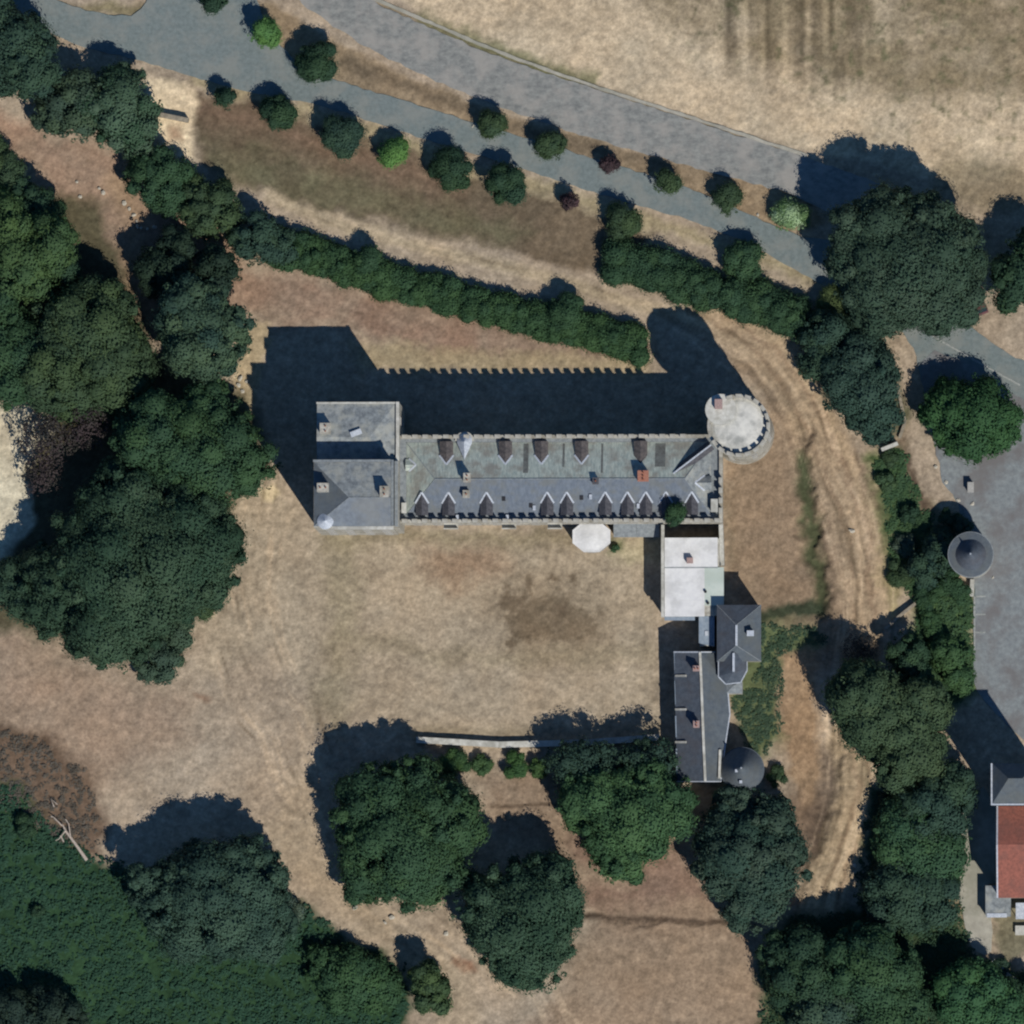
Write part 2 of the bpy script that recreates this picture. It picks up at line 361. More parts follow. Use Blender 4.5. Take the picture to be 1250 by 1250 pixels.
    # ruts follow the two dirt tracks
    def ruts(path, half, amp, k):
        best = np.full(X.shape, 1e9, np.float32); sg = np.zeros_like(X); al = np.zeros_like(X); acc = 0
        for (ax_, ay_), (bx_, by_) in zip(path[:-1], path[1:]):
            ex, ey = bx_ - ax_, by_ - ay_; l = math.hypot(ex, ey); t = np.clip(((X - ax_) * ex + (Y - ay_) * ey) / (l * l), 0, 1)
            d = np.hypot(X - ax_ - t * ex, Y - ay_ - t * ey); sd_ = ((X - ax_) * ey - (Y - ay_) * ex) / l
            m_ = d < best; best = np.where(m_, d, best); sg = np.where(m_, sd_, sg); al = np.where(m_, acc + t * l, al); acc += l
        wob = fbm(al / 50, al * 0 + k, k, 2) * 14
        f_ = np.clip((half - best) / 14, 0, 1); q = fbm((sg + wob) / 5.0, al / 70, k, 3)
        C[:] = C * (1 + (f_ * q * amp)[..., None])
        if amp < .3: return
        pale = np.clip(q * 5 - .5, 0, 1) * f_; mixc(pale * .55, (184, 164, 138)); mixc(np.clip(-q * 5 - .9, 0, 1) * f_ * .6, (112, 98, 78))
    ruts(smooth_line([(850, 378), (930, 420), (985, 490), (1020, 570), (1050, 660), (1058, 760), (1050, 810)], 2), 52, 1.0, 1)
    ruts(smooth_line([(1035, 880), (1048, 960), (1036, 1020), (1010, 1080), (995, 1150)], 2), 44, 1.0, 2)
    ruts(smooth_line([(300, 600), (285, 720), (330, 860), (390, 960), (440, 1060), (520, 1120), (610, 1190), (680, 1300)], 2), 60, .45, 3)
    ruts(smooth_line([(330, 240), (400, 268), (480, 290), (600, 322), (700, 348), (770, 372), (860, 392)], 2), 14, .6, 4)
    ruts(smooth_line([(240, 165), (330, 200), (420, 230), (560, 262), (720, 310)], 2), 44, .22, 2)
    # green east bank
    poly([(1060, 555), (1100, 545), (1120, 600), (1150, 640), (1150, 720), (1188, 720), (1192, 840), (1140, 900), (1100, 800), (1120, 735), (1090, 700), (1080, 620)], (74, 92, 58), 8, 1, 1)
    line([(1098, 540), (1115, 580), (1135, 625), (1142, 670)], 6, (120, 106, 90), 4, .9, .8)
    line([(1108, 560), (1126, 600), (1138, 640)], 3, (70, 58, 50), 3, .8, .9)
    poly([(1060, 960), (1180, 960), (1175, 1000), (1165, 1070), (1185, 1160), (1260, 1200), (1260, 1300), (930, 1300), (925, 1180), (960, 1120), (1050, 1110)], (62, 76, 54), 8, 1, .9)
    poly([(1165, 1060), (1180, 1120), (1178, 1140), (1160, 1110)], (132, 120, 98), 5, .7)
    poly([(1205, 1085), (1300, 1085), (1300, 1170), (1215, 1170)], (112, 108, 88), 5, .9)
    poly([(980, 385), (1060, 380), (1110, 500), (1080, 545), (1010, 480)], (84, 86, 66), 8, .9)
    poly([(0, 0), (190, 0), (190, 22), (150, 18), (60, 0)], (120, 112, 84), 5, .8, .6)
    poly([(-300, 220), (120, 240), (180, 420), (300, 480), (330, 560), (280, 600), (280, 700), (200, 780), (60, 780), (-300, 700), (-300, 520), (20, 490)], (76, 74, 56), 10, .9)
    poly([(-60, 500), (50, 490), (60, 520), (30, 580), (45, 640), (-5, 690), (-60, 700)], (190, 182, 160), 5, 1, .6)
    # field tramlines and weeds
    fm = np.clip(sstep(sd_poly(X, Y, [(860, -20), (1070, -20), (1080, 70), (1040, 110), (880, 80)]), 25), 0, 1)
    st = vnoise(X / 7.0, Y / 140, 2) - 0.5
    C[:] = C * (1 + (fm * st * 1.3)[..., None])
    wd = np.clip((fbm(X / 10, Y / 10, 5) * 5 - 0.5), 0, 1) * sstep(sd_poly(X, Y, [(800, -100), (1300, -100), (1300, 200), (1150, 190), (1000, 120), (830, 60)]), 30)
    mixc(wd * .75, (92, 92, 68))
    # diagonal mowing streaks in courtyard and fields, overall mottling
    ang = fbm((X * .9 + Y * .42) / 30, (Y * .9 - X * .42) / 4, 3, 3)
    vf = fbm(X / 3.5, Y / 3.5, 2, 3)
    C[:] = C * 1.09 * (1 + big * .30 + mid * .38 + fine * .36 + ang * .28 + vf * .36)[..., None]
    gm = fbm(X / 60, Y / 60, 5); C[..., 0] *= 1 + gm * .10; C[..., 2] *= 1 - gm * .10
    C[..., 0] *= 1.02; C[..., 2] *= .97; C[:] = np.clip(C, 0.01, 0.8)
    # relief --------------------------------------------------
    Z = -0.05 + np.minimum(0, fbm(X / 6, Y / 6, 1, 3) * 0.22 + fbm(X / 40, Y / 40, 3) * .3 - 0.06)
    Z += -1.1 * np.exp(-(sd_line(wx, wy, [(975, 520), (986, 600), (992, 660), (1005, 745)]) / 11) ** 2)
    Z += -1.0 * np.exp(-(sd_line(wx, wy, [(1016, 900), (1014, 960), (995, 1030), (970, 1090)]) / 13) ** 2)
    Z += -0.35 * np.exp(-(sd_line(wx, wy, [(715, 1119), (905, 1125)]) / 4) ** 2)
    me = bpy.data.meshes.new('ground')
    V = np.stack([gx, gy, Z], -1).reshape(-1, 3).astype(np.float32)
    i = np.arange(n - 1); a = (i[:, None] * n + i[None, :]).ravel()
    F = np.stack([a, a + 1, a + n + 1, a + n], 1).astype(np.int32)
    me.vertices.add(len(V)); me.vertices.foreach_set('co', V.ravel())
    me.loops.add(F.size); me.loops.foreach_set('vertex_index', F.ravel())
    me.polygons.add(len(F)); me.polygons.foreach_set('loop_start', np.arange(0, F.size, 4, dtype=np.int32))
    me.polygons.foreach_set('loop_total', np.full(len(F), 4, np.int32)); me.polygons.foreach_set('use_smooth', np.ones(len(F), bool))
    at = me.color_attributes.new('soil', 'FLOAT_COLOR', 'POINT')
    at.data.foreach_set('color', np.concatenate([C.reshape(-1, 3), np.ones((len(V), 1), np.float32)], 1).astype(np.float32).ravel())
    me.update()
    m = bpy.data.materials.new('ground_cover'); m.use_nodes = True; nn = m.node_tree.nodes; L = m.node_tree.links
    b = nn['Principled BSDF']; b.inputs['Roughness'].default_value = 1; b.inputs['Specular IOR Level'].default_value = 0.05
    an = nn.new('ShaderNodeAttribute'); an.attribute_name = 'soil'
    tc = nn.new('ShaderNodeTexCoord')
    n1 = nn.new('ShaderNodeTexNoise'); n1.inputs['Scale'].default_value = 2.2; n1.inputs['Detail'].default_value = 5; n1.inputs['Roughness'].default_value = .7
    n3 = nn.new('ShaderNodeTexNoise'); n3.inputs['Scale'].default_value = .9; n3.inputs['Detail'].default_value = 4
    L.new(tc.outputs['Object'], n1.inputs['Vector']); L.new(tc.outputs['Object'], n3.inputs['Vector'])
    mr = nn.new('ShaderNodeMapRange'); mr.inputs[1].default_value = .3; mr.inputs[2].default_value = .7; mr.inputs[3].default_value = .76; mr.inputs[4].default_value = 1.24
    L.new(n1.outputs[0], mr.inputs[0])
    mr3 = nn.new('ShaderNodeMapRange'); mr3.inputs[1].default_value = .3; mr3.inputs[2].default_value = .7; mr3.inputs[3].default_value = .82; mr3.inputs[4].default_value = 1.16
    L.new(n3.outputs[0], mr3.inputs[0])
    ml = nn.new('ShaderNodeMath'); ml.operation = 'MULTIPLY'; L.new(mr.outputs[0], ml.inputs[0]); L.new(mr3.outputs[0], ml.inputs[1])
    vm = nn.new('ShaderNodeVectorMath'); vm.operation = 'SCALE'; L.new(an.outputs['Color'], vm.inputs[0]); L.new(ml.outputs[0], vm.inputs['Scale'])
    L.new(vm.outputs[0], b.inputs['Base Color'])
    bp = nn.new('ShaderNodeBump'); bp.inputs['Strength'].default_value = .5; bp.inputs['Distance'].default_value = .12
    L.new(n1.outputs[0], bp.inputs['Height']); L.new(bp.outputs[0], b.inputs['Normal'])
    me.materials.append(m)
    o = bpy.data.objects.new('ground', me); COL.objects.link(o); o['kind'] = 'structure'
build_ground()

# ------------------------------------------------------------------ sheets: roads, paths
def densify(pts, step=8, jit=0.0, closed=True):
    out = []; n = len(pts)
    for i in range(n if closed else n - 1):
        a = pts[i]; b = pts[(i + 1) % n]; d = math.hypot(b[0] - a[0], b[1] - a[1]); k = max(1, int(d / step))
        for j in range(k):
            t = j / k; out.append((a[0] + (b[0] - a[0]) * t + random.uniform(-jit, jit), a[1] + (b[1] - a[1]) * t + random.uniform(-jit, jit)))
    if not closed: out.append(pts[-1])
    return out
def sheet(name, pts, z, m, jit=1.0, kind='structure', label=None, cat=None, step=8, th=0.06):
    pts = densify(pts, step, jit)
    ws = [P(x, y, z) for x, y in pts]; n = len(ws)
    tris = geometry.tessellate_polygon([ws])
    mb = MB(); mb.v = [tuple(v) for v in ws] + [(v.x, v.y, z - th - .3) for v in ws]
    for t in tris:
        a, b, c = (ws[i] for i in t)
        mb.f.append(tuple(t) if (b - a).cross(c - a).z > 0 else tuple(reversed(t)))
    for i in range(n): mb.f.append((i, (i + 1) % n, n + (i + 1) % n, n + i))
    return solo(name, mb, m, label, cat, kind=kind)
def band(path, w0, w1=None):
    w1 = w1 or w0; L_ = []; R_ = []
    for i, p in enumerate(path):
        a = path[max(i - 1, 0)]; b = path[min(i + 1, len(path) - 1)]; dx, dy = b[0] - a[0], b[1] - a[1]; l = math.hypot(dx, dy)
        t = i / (len(path) - 1); ww = (w0 + (w1 - w0) * t) / 2
        L_.append((p[0] - dy / l * ww, p[1] + dx / l * ww)); R_.append((p[0] + dy / l * ww, p[1] - dx / l * ww))
    return L_ + R_[::-1]
# lower road: south edge then north edge
sheet('road', smooth_line([(-160, -60), (30, 18), (80, 52), (140, 66), (200, 82), (250, 98), (300, 112), (400, 130), (480, 158), (560, 182), (650, 210), (760, 246), (850, 270), (920, 300), (980, 335), (1060, 378), (1112, 410), (1126, 470), (1146, 566), (1166, 605), (1180, 650), (1188, 690), (1189, 715), (1189, 735), (1187, 830), (1196, 850), (1250, 905), (1330, 960)], 1)
      + smooth_line([(1500, 960), (1500, 520), (1330, 470), (1240, 440), (1180, 395), (1130, 350), (1060, 300), (985, 290), (960, 282), (850, 232), (720, 192), (600, 156), (480, 119), (400, 95), (350, 68), (318, 20), (300, -60), (190, -60), (180, 8), (152, 22), (100, 12), (58, -4), (40, -60)], 1), 0.0, asphalt, 1.2)
sheet('parking_strip', smooth_line([(310, -80), (350, -10), (425, 46), (500, 85), (600, 127), (700, 162), (800, 192), (900, 218), (985, 242), (1060, 290)], 1)
      + smooth_line([(1180, 300), (1080, 225), (985, 192), (900, 165), (830, 142), (700, 100), (600, 66), (530, 36), (440, -5), (400, -80)], 1), -0.02, asphalt2, 1.5)
sheet('kerb_path', band(smooth_line([(452, -4), (540, 34), (600, 60), (700, 97), (830, 139), (900, 162), (985, 190)], 1), 4), 0.03, concrete, .6)
sheet('square', smooth_line([(1146, 566), (1126, 480), (1126, 425), (1180, 440), (1250, 490), (1300, 510)], 1) + smooth_line([(1330, 960), (1250, 905), (1196, 850), (1189, 832), (1190, 735), (1190, 715), (1190, 690), (1188, 660), (1176, 622), (1150, 590)], 1), 0.03, asphalt3, 1.5)
sheet('driveway', smooth_line([(1176, 978), (1170, 1000), (1175, 1030), (1168, 1060), (1170, 1090), (1178, 1130), (1186, 1160), (1210, 1168), (1212, 1140), (1208, 1100), (1203, 1080), (1225, 1076), (1225, 1000), (1200, 960)], 1), 0.03, concrete, .8)
def mark(path, wd, z=0.06, name='road_marking'):
    return sheet(name, band(path, wd), z, paint, 0.2, th=-0.27, step=20)
mark([(1138, 410), (1190, 440), (1245, 470)], 2.2)
mark([(1189.5, 728), (1189.5, 795)], 2.0, name='parking_line')
for yy in (728, 750, 772): mark([(1191, yy), (1203, yy)], 1.6, name='parking_line')

# ------------------------------------------------------------------ trees
ICO = None
def ico():
    global ICO
    if ICO is None:
        import bmesh
        bm = bmesh.new(); bmesh.ops.create_icosphere(bm, subdivisions=2, radius=1)
        ICO = (np.array([v.co[:] for v in bm.verts], np.float32), np.array([[v.index for v in f.verts] for f in bm.faces], np.int32)); bm.free()
    return ICO
FB = np.array([1.32, 1.50, 1.62], np.float32)     # overall leaf reflectance
def leaf_mesh(name, lobes, tint, leaf=0.4, dens=1.0, core=0.8, origin=(0, 0, 0), var=.11, tint2=None, up=None):
    """lobes: list of (x,y,z,r[,flat]) world; leaf cards over the lobes plus a rough inner mass of leaves"""
    Vs, Fs3, Fs4, Cs = [], [], [], []; off = 0
    tint = np.array(tint, np.float32); tint = tint * FB; t2 = FB * np.array(tint2 if tint2 is not None else tint / FB * np.array([1.3, 1.2, .95]), np.float32)
    iv, if_ = ico()
    for lb_ in lobes:
        x, y, z, r = lb_[:4]
        mixv = rng.random() ** 1.5; base = tint * (1 - mixv) + t2 * mixv; base = base * (1 + rng.uniform(-var, var) * .6)
        c = np.array([x, y, z], np.float32)
        if core and (r > .75 or name != 'crown'):
            v = iv * (1 + rng.uniform(-.14, .14, (len(iv), 1))) * r * core; v[:, 2] *= .85
            Vs.append(v + c); Fs3.append(if_ + off); off += len(iv); Cs.append(np.tile(base * .9, (len(iv), 1)))
        nl = int(dens * 4 * math.pi * r * r * .75 / (leaf * leaf) * 1.9) + 6
        d = rng.normal(size=(nl, 3)); d[:, 2] += .35; d /= np.linalg.norm(d, axis=1, keepdims=True)
        rr = r * (.80 + .26 * rng.random((nl, 1)) + .28 * rng.random((nl, 1)) ** 5); pos = c + d * rr * np.array([1, 1, .85])
        nrm = d + rng.normal(size=(nl, 3)) * .38
        if len(lb_) > 4:          # cards turned out from crown centre, shaped so crowns shade dark away from sun
            cc_ = np.array(lb_[4:7]); cd = (pos - cc_) / np.array([1, 1, lb_[7]]); cd /= np.linalg.norm(cd, axis=1, keepdims=True) + 1e-6
            nrm = nrm * .55 + cd * .75
        if up: nrm = nrm * (1 - up) + np.array([0, 0, up])
        nrm = nrm + 0; nrm /= np.linalg.norm(nrm, axis=1, keepdims=True)
        a = np.cross(nrm, rng.normal(size=(nl, 3))); a /= np.linalg.norm(a, axis=1, keepdims=True); b = np.cross(nrm, a)
        s = leaf * rng.uniform(.5, 1.0, (nl, 1)) * .5; s2 = s * rng.uniform(.6, 1.0, (nl, 1))
        q = np.stack([pos + a * s, pos + b * s2, pos - a * s, pos - b * s2], 1).reshape(-1, 3)
        Vs.append(q); k = np.arange(nl)[:, None] * 4 + off; Fs4.append(np.concatenate([k, k + 1, k + 2, k + 3], 1)); off += nl * 4
        cc = base * (1 + rng.uniform(-var, var, (nl, 1))); Cs.append(np.repeat(cc, 4, 0))
    V = np.concatenate(Vs).astype(np.float32) - np.array(origin, np.float32); C = np.clip(np.concatenate(Cs), .004, .6).astype(np.float32)
    me = bpy.data.meshes.new(name); me.vertices.add(len(V)); me.vertices.foreach_set('co', V.ravel())
    f3 = np.concatenate(Fs3).astype(np.int32) if Fs3 else np.zeros((0, 3), np.int32); f4 = np.concatenate(Fs4).astype(np.int32)
    li = np.concatenate([f3.ravel(), f4.ravel()]); me.loops.add(len(li)); me.loops.foreach_set('vertex_index', li)
    me.polygons.add(len(f3) + len(f4))
    me.polygons.foreach_set('loop_start', np.concatenate([np.arange(len(f3)) * 3, len(f3) * 3 + np.arange(len(f4)) * 4]).astype(np.int32))
    me.polygons.foreach_set('loop_total', np.concatenate([np.full(len(f3), 3), np.full(len(f4), 4)]).astype(np.int32))
    at = me.color_attributes.new('tint', 'FLOAT_COLOR', 'POINT')
    at.data.foreach_set('color', np.concatenate([C, np.ones((len(C), 1), np.float32)], 1).ravel())
    me.update(); me.materials.append(FOL); return me

G_DEEP = (.026, .050, .028); G_MID = (.032, .062, .031); G_OLIVE = (.040, .062, .031); G_BRIGHT = (.070, .135, .030)
G_BLUE = (.030, .054, .037); G_GREY = (.042, .064, .042); G_PURPLE = (.046, .030, .030); G_LIME = (.075, .145, .045)

def tree(label, blobs, top, tint=G_MID, dens=1.0, leaf=None, group=None, name='broadleaf_tree', cat='tree', core=.80, flat=1.0, lob=.36, base=0.0, tint2=None):
    """blobs: (px,py,rpx[,height factor]) as seen in the photograph; top: height of the crown in metres"""
    lobes = []; cs = []
    for bl in blobs:
        px, py, r = bl[:3]; hf = bl[3] if len(bl) > 3 else 1.0
        R = r * M_PX; th = top * hf
        if R > 2.4: R *= 1.05
        if R < 2.4: R *= 1.32; flat = max(flat, 1.25); lob = .42
        sh = min(R * flat, (th - base) * .54); zc = th - sh
        c = P(px, py, zc); cs.append((c, R, sh, zc))
        nl = max(10, int(18 * (R / 4.0) ** .95)) if R > 1.2 else 9
        for i in range(nl):
            # even spread over the upper sphere
            t = (i + .5) / nl; cz = 1 - t * 1.25; sr = math.sqrt(max(0, 1 - cz * cz)); ph = i * 2.39996 + random.uniform(-.5, .5)
            k = random.uniform(.52, .92) if R > 2.4 else random.uniform(.46, .66); lr = R * lob * random.uniform(.62, 1.28) * (1.12 - .35 * max(0, k - .7) / .2 * .5) * (1.0 if R > 3 else 1.15) * min(1.0, (13 / nl) ** .28 + .12)
            lobes.append((c.x + sr * math.cos(ph) * R * k, c.y + sr * math.sin(ph) * R * k, max(zc + (cz + random.uniform(-.10, .10)) * sh * k, lr * .7 + base), lr, c.x, c.y, zc - .2 * sh, max(.3, sh / R)))
        lobes.append((c.x, c.y, zc, R * (.5 if R > 2.4 else .72)))
        for i in range(int(nl * (1.7 if R > 2.4 else .9))):
            a = random.uniform(0, 6.283); cz = random.uniform(-.3, .8); sr = math.sqrt(1 - cz * cz); k = random.uniform(.90, 1.07); lr = max(.24, R * random.uniform(.05, .14))
            lobes.append((c.x + sr * math.cos(a) * R * k, c.y + sr * math.sin(a) * R * k, max(.3, zc + cz * sh * k), lr))
    c0, R0, sh0, zc0 = max(cs, key=lambda q: q[1])
    root = thing(name, label, cat, (c0.x, c0.y, 0), group)
    lf = leaf or (.50 if R0 > 5 else .42 if R0 > 3 else .30)
    me = leaf_mesh('crown', lobes, tint, lf, dens, core, (c0.x, c0.y, 0), tint2=tint2)
    o = bpy.data.objects.new('crown', me); COL.objects.link(o); o.parent = root
    mb = MB(); tr = max(.09, R0 * .05)
    mb.tube([(c0.x, c0.y, -.3), (c0.x + .05 * R0, c0.y, zc0 * .5), (c0.x, c0.y + .05 * R0, zc0)], [tr * 1.3, tr, tr * .6])
    for k in range(5):
        a = k * 1.26 + random.random(); e = (c0.x + math.cos(a) * R0 * .6, c0.y + math.sin(a) * R0 * .6, zc0 + sh0 * .3)
        mb.tube([(c0.x, c0.y, zc0 * .5), ((c0.x * .5 + e[0] * .5), (c0.y * .5 + e[1] * .5), zc0 * .85), e], [tr * .6, tr * .4, tr * .15], 5)
    for (c, R, sh, zc) in cs:
        if c is not c0: mb.tube([(c0.x, c0.y, zc0 * .45), ((c0.x + c.x) / 2, (c0.y + c.y) / 2, zc0 * .7), (c.x, c.y, zc)], [tr * .6, tr * .45, tr * .2], 5)
    part('trunk', mb, bark, root)
    return root
def hedge(label, path, wd, top, tint=G_MID, cat='hedge', leaf=.34, group=None, jit=.25, name='hedge', vary=.25, stuff=False):
    lobes = []; R = wd * M_PX / 2; pts = densify(path, 5, 0, False)
    for p in pts:
        hh = top * random.uniform(1 - vary, 1 + vary * .4)
        for k in range(3):
            o = (k - 1) * .5 * R + random.uniform(-jit, jit) * R; lr = R * random.uniform(.30, .78)
            c = P(p[0] + random.uniform(-3, 3), p[1], hh - lr)
            lobes.append((c.x, c.y + o, max(hh - lr * 1.0 - abs(k - 1) * .25 * R, lr * .6), lr))
            if hh > 2.2 * lr: lobes.append((c.x, c.y + o, (hh - lr) * .45, lr))
    c0 = P(*path[len(path) // 2]); org = (c0.x, c0.y, 0)
    me = leaf_mesh('hedge', lobes, tint, leaf, 1.0, .85, org)
    o = bpy.data.objects.new(name, me); COL.objects.link(o); o.location = org
    o['label'] = label; o['category'] = cat
    if group: o['group'] = group
    return o
def bush(label, px, py, r, top, tint=G_MID, group=None, dens=1.0, name='shrub', leaf=.28):
    R = r * M_PX; lobes = []
    for i in range(12):
        a = random.uniform(0, 6.28); q = R * math.sqrt(random.random()) * .7; lr = R * random.uniform(.3, .5)
        z = max(lr * .6, (top - lr) * random.uniform(.75, 1.0) * (1 - .4 * q / R)); c = P(px, py, top * .6)
        lobes.append((c.x + math.cos(a) * q, c.y + math.sin(a) * q, z, lr))
    c = P(px, py, top * .6); org = (c.x, c.y, 0)
    me = leaf_mesh('shrub', lobes, tint, leaf, dens, .8, org); o = bpy.data.objects.new(name, me); COL.objects.link(o); o.location = org
    o['label'] = label; o['category'] = 'shrub'
    if group: o['group'] = group
    return o

GR_N = 'young trees between the two roads'; GR_S = 'young trees along the south verge of the road'
# south verge row
tree('small dark young tree nearest the sandy gap, first of the southern roadside row', [(274, 120, 11)], 4.2, G_DEEP, group=GR_S)
tree('dark young tree second from the west in the southern roadside row', [(338, 138, 16)], 4.8, G_DEEP, group=GR_S)
tree('broad dark young tree just west of the bright green one south of the road', [(417, 165, 18)], 5.2, G_BLUE, group=GR_S)
tree('bright lime green young tree on the southern verge of the road', [(480, 187, 15)], 4.2, G_LIME, group=GR_S, dens=.8)
tree('dark young tree just east of the lime green one south of the road', [(551, 205, 18)], 5.2, G_DEEP, group=GR_S)
tree('dark bushy young tree west of the small purple sapling on the south verge', [(619, 225, 18)], 5.2, G_DEEP, group=GR_S)
tree('small purple leaved sapling on the south verge of the road', [(696, 246, 9)], 3.9, G_PURPLE, group=GR_S, tint2=(.075, .04, .04))
tree('olive young tree standing right above the west end of the short eastern hedge', [(762, 270, 16)], 4.6, G_OLIVE, group=GR_S)
tree('green young tree standing against the middle of the eastern hedge by the road', [(909, 318, 19)], 4.6, G_MID, group=GR_S)
# north row between the roads
tree('dark young tree cut by the top edge of the picture between the roads', [(262, -2, 15)], 4.5, G_DEEP, group=GR_N)
tree('lime green young tree at the north west end of the row between the roads', [(324, 40, 15)], 5.2, G_LIME, group=GR_N, dens=.8)
tree('dark tall young tree next to the lime green one between the roads', [(386, 76, 18)], 5.4, G_DEEP, group=GR_N)
tree('olive young tree with a pale stone beside it, between the roads', [(602, 151, 14)], 4.9, G_OLIVE, group=GR_N)
tree('olive young tree next west of the purple sapling between the roads', [(672, 178, 14)], 4.8, G_OLIVE, group=GR_N)
tree('small purple leaved sapling between the two roads', [(744, 201, 9)], 3.6, G_PURPLE, group=GR_N, tint2=(.075, .04, .04))
tree('olive young tree just east of the purple sapling between the roads', [(814, 222, 13)], 4.6, G_OLIVE, group=GR_N)
tree('round dark young tree near the east end of the row between the roads', [(888, 243, 15)], 3.9, G_OLIVE, group=GR_N)
tree('pale lime flowering shrub tree beside the huge plane tree and the roads', [(960, 262, 15), (977, 264, 11)], 3.4, (.09, .14, .05), dens=.8, tint2=(.3, .36, .2))
# north west woodland
tree('tall dark tree in the top left corner beside the road', [(10, 60, 50), (35, 85, 35), (-30, 30, 50)], 13, G_BLUE)
tree('large rounded tree with grey green top beside the road west of the sandy gap', [(145, 130, 46), (158, 158, 32, .85)], 7.5, G_MID, tint2=(.07, .1, .06))
tree('grey green leaning bushy tree between the corner tree and the rounded one', [(95, 128, 40), (70, 140, 28, .8)], 7.5, G_GREY)
tree('low green tree below the sandy gap at the head of the hedge line', [(192, 216, 36), (212, 240, 26, .8)], 6.2, G_MID)
tree('olive green tree in the hedge line south of the mown strip, west part', [(258, 258, 34), (240, 240, 22, .8)], 6.2, G_OLIVE)
tree('blue green tree in the hedge line beside the pale track', [(312, 290, 30), (340, 300, 24, .8)], 5.4, G_BLUE)
tree('dark shrub tree standing up out of the middle of the long clipped hedge', [(449, 318, 20)], 4.6, G_MID)
tree('rounded shrub tree standing up out of the eastern half of the long hedge', [(690, 384, 17)], 4.4, G_MID)
# west woodland
tree('olive green tree at the left edge beside the reddish clearing', [(30, 318, 48), (62, 295, 34), (5, 275, 38)], 13, (.045, .075, .03))
tree('dark green tree filling the west side of the reddish clearing', [(40, 262, 34), (75, 330, 26, .8), (15, 235, 26, .9)], 9, G_DEEP)
tree('slender dark tree on the left edge above the olive one', [(5, 205, 18), (-10, 180, 20)], 8, G_OLIVE)
tree('spreading olive tree in the middle of the western wood', [(105, 410, 62), (70, 450, 48), (140, 450, 45, .9), (122, 368, 32, .8)], 12, G_OLIVE)
tree('deep green tree on the left edge of the western wood', [(18, 440, 52), (-20, 400, 50)], 11, G_MID)
tree('green tree right of the clearing with a very dark shaded north side', [(250, 415, 48), (235, 375, 40), (285, 395, 24, .8)], 13, G_BLUE, tint2=(.07, .10, .05))
tree('shadowed dark tree between the rubble and the chateau wall', [(200, 330, 34), (262, 335, 30), (215, 300, 22, .8)], 8.5, (.02, .034, .022))  # leaf tint darkened to carry the shadow over this tree
tree('olive green tree at the bottom of the western wood north of the pale path', [(90, 475, 40), (135, 470, 42, .95)], 9, G_OLIVE)
tree('large spreading tree reaching towards the west pavilion of the chateau', [(250, 555, 62), (300, 565, 38, .85), (190, 530, 48), (255, 500, 34, .8)], 14, G_MID)
tree('thin purple leaved tree letting the pale path show through', [(60, 535, 36), (105, 515, 30), (52, 580, 18, .8)], 8, G_PURPLE, dens=.35, core=0, tint2=(.05, .045, .035))
tree('huge round topped tree west of the courtyard', [(150, 690, 88), (215, 680, 72), (80, 722, 58, .6), (140, 755, 58, .85), (232, 640, 52, .9), (160, 620, 55, .95)], 15, G_DEEP, tint2=(.05, .075, .04))
tree('dark ragged tree on the left edge below the pale path', [(25, 718, 36), (45, 700, 24, .8)], 4.6, G_BLUE, dens=.8)
tree('small blue green tree south of the huge round topped one', [(192, 806, 28), (170, 790, 20, .8), (212, 770, 18, .7)], 5, G_GREY, dens=.75)
tree('small olive tree peeking out east of the huge round topped tree', [(247, 740, 14)], 4.5, G_OLIVE)
# south west
tree('large blue green tree standing alone at the edge of the dark meadow', [(255, 1102, 70), (290, 1080, 56), (215, 1110, 42, .9), (315, 1125, 44, .85), (180, 1080, 26, .8), (320, 1060, 26, .8)], 12.5, G_BLUE, tint2=(.05, .08, .05))
tree('tall leafy tree at the west end of the terrace wall', [(490, 1030, 70), (535, 1000, 50), (468, 985, 50, .95), (520, 1055, 48, .9), (450, 1068, 34, .75), (505, 955, 32, .8), (430, 1000, 26, .8)], 12.6, G_MID)
tree('dense egg shaped tree in the middle of the southern slope', [(638, 1120, 66), (650, 1160, 48, .9), (600, 1110, 44, .9), (665, 1090, 46, .95)], 13, G_DEEP, tint2=(.05, .08, .045))
tree('leafy green tree between the terrace wall and the brown slope', [(765, 995, 56), (805, 985, 44), (722, 975, 38, .9), (757, 1045, 34, .75), (700, 985, 20, .8), (790, 950, 26, .9)], 11, (.034, .068, .03), tint2=(.06, .105, .04))
tree('ragged dark tree touching the conical tower at the end of the service wing', [(925, 1045, 60), (895, 1020, 42, .85), (935, 1000, 34, .8), (915, 1095, 40, .85), (880, 1060, 32, .8), (900, 985, 28, .75)], 11, G_BLUE, dens=.85, tint2=(.05, .07, .045))
tree('conical green tree at the end of the meadow by the dusty path', [(530, 1216, 24), (520, 1196, 16)], 7.0, (.045, .07, .032))
tree('wide low green tree on the meadow edge by the dusty path', [(430, 1195, 40), (460, 1205, 30, .8), (400, 1180, 28, .8)], 4.5, (.032, .064, .03))
bush('pale blue green shrub on the meadow edge east of the lone tree', 352, 1118, 24, 3.6, (.07, .095, .075), dens=.7)
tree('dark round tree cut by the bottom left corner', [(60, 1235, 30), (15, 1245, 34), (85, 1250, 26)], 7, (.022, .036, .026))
bush('oval dark bush standing in the dark meadow on the left', 30, 1008, 17, 2.4, G_DEEP)
bush('small dark bush in the middle of the dark meadow', 45, 1112, 9, 1.6, G_DEEP)
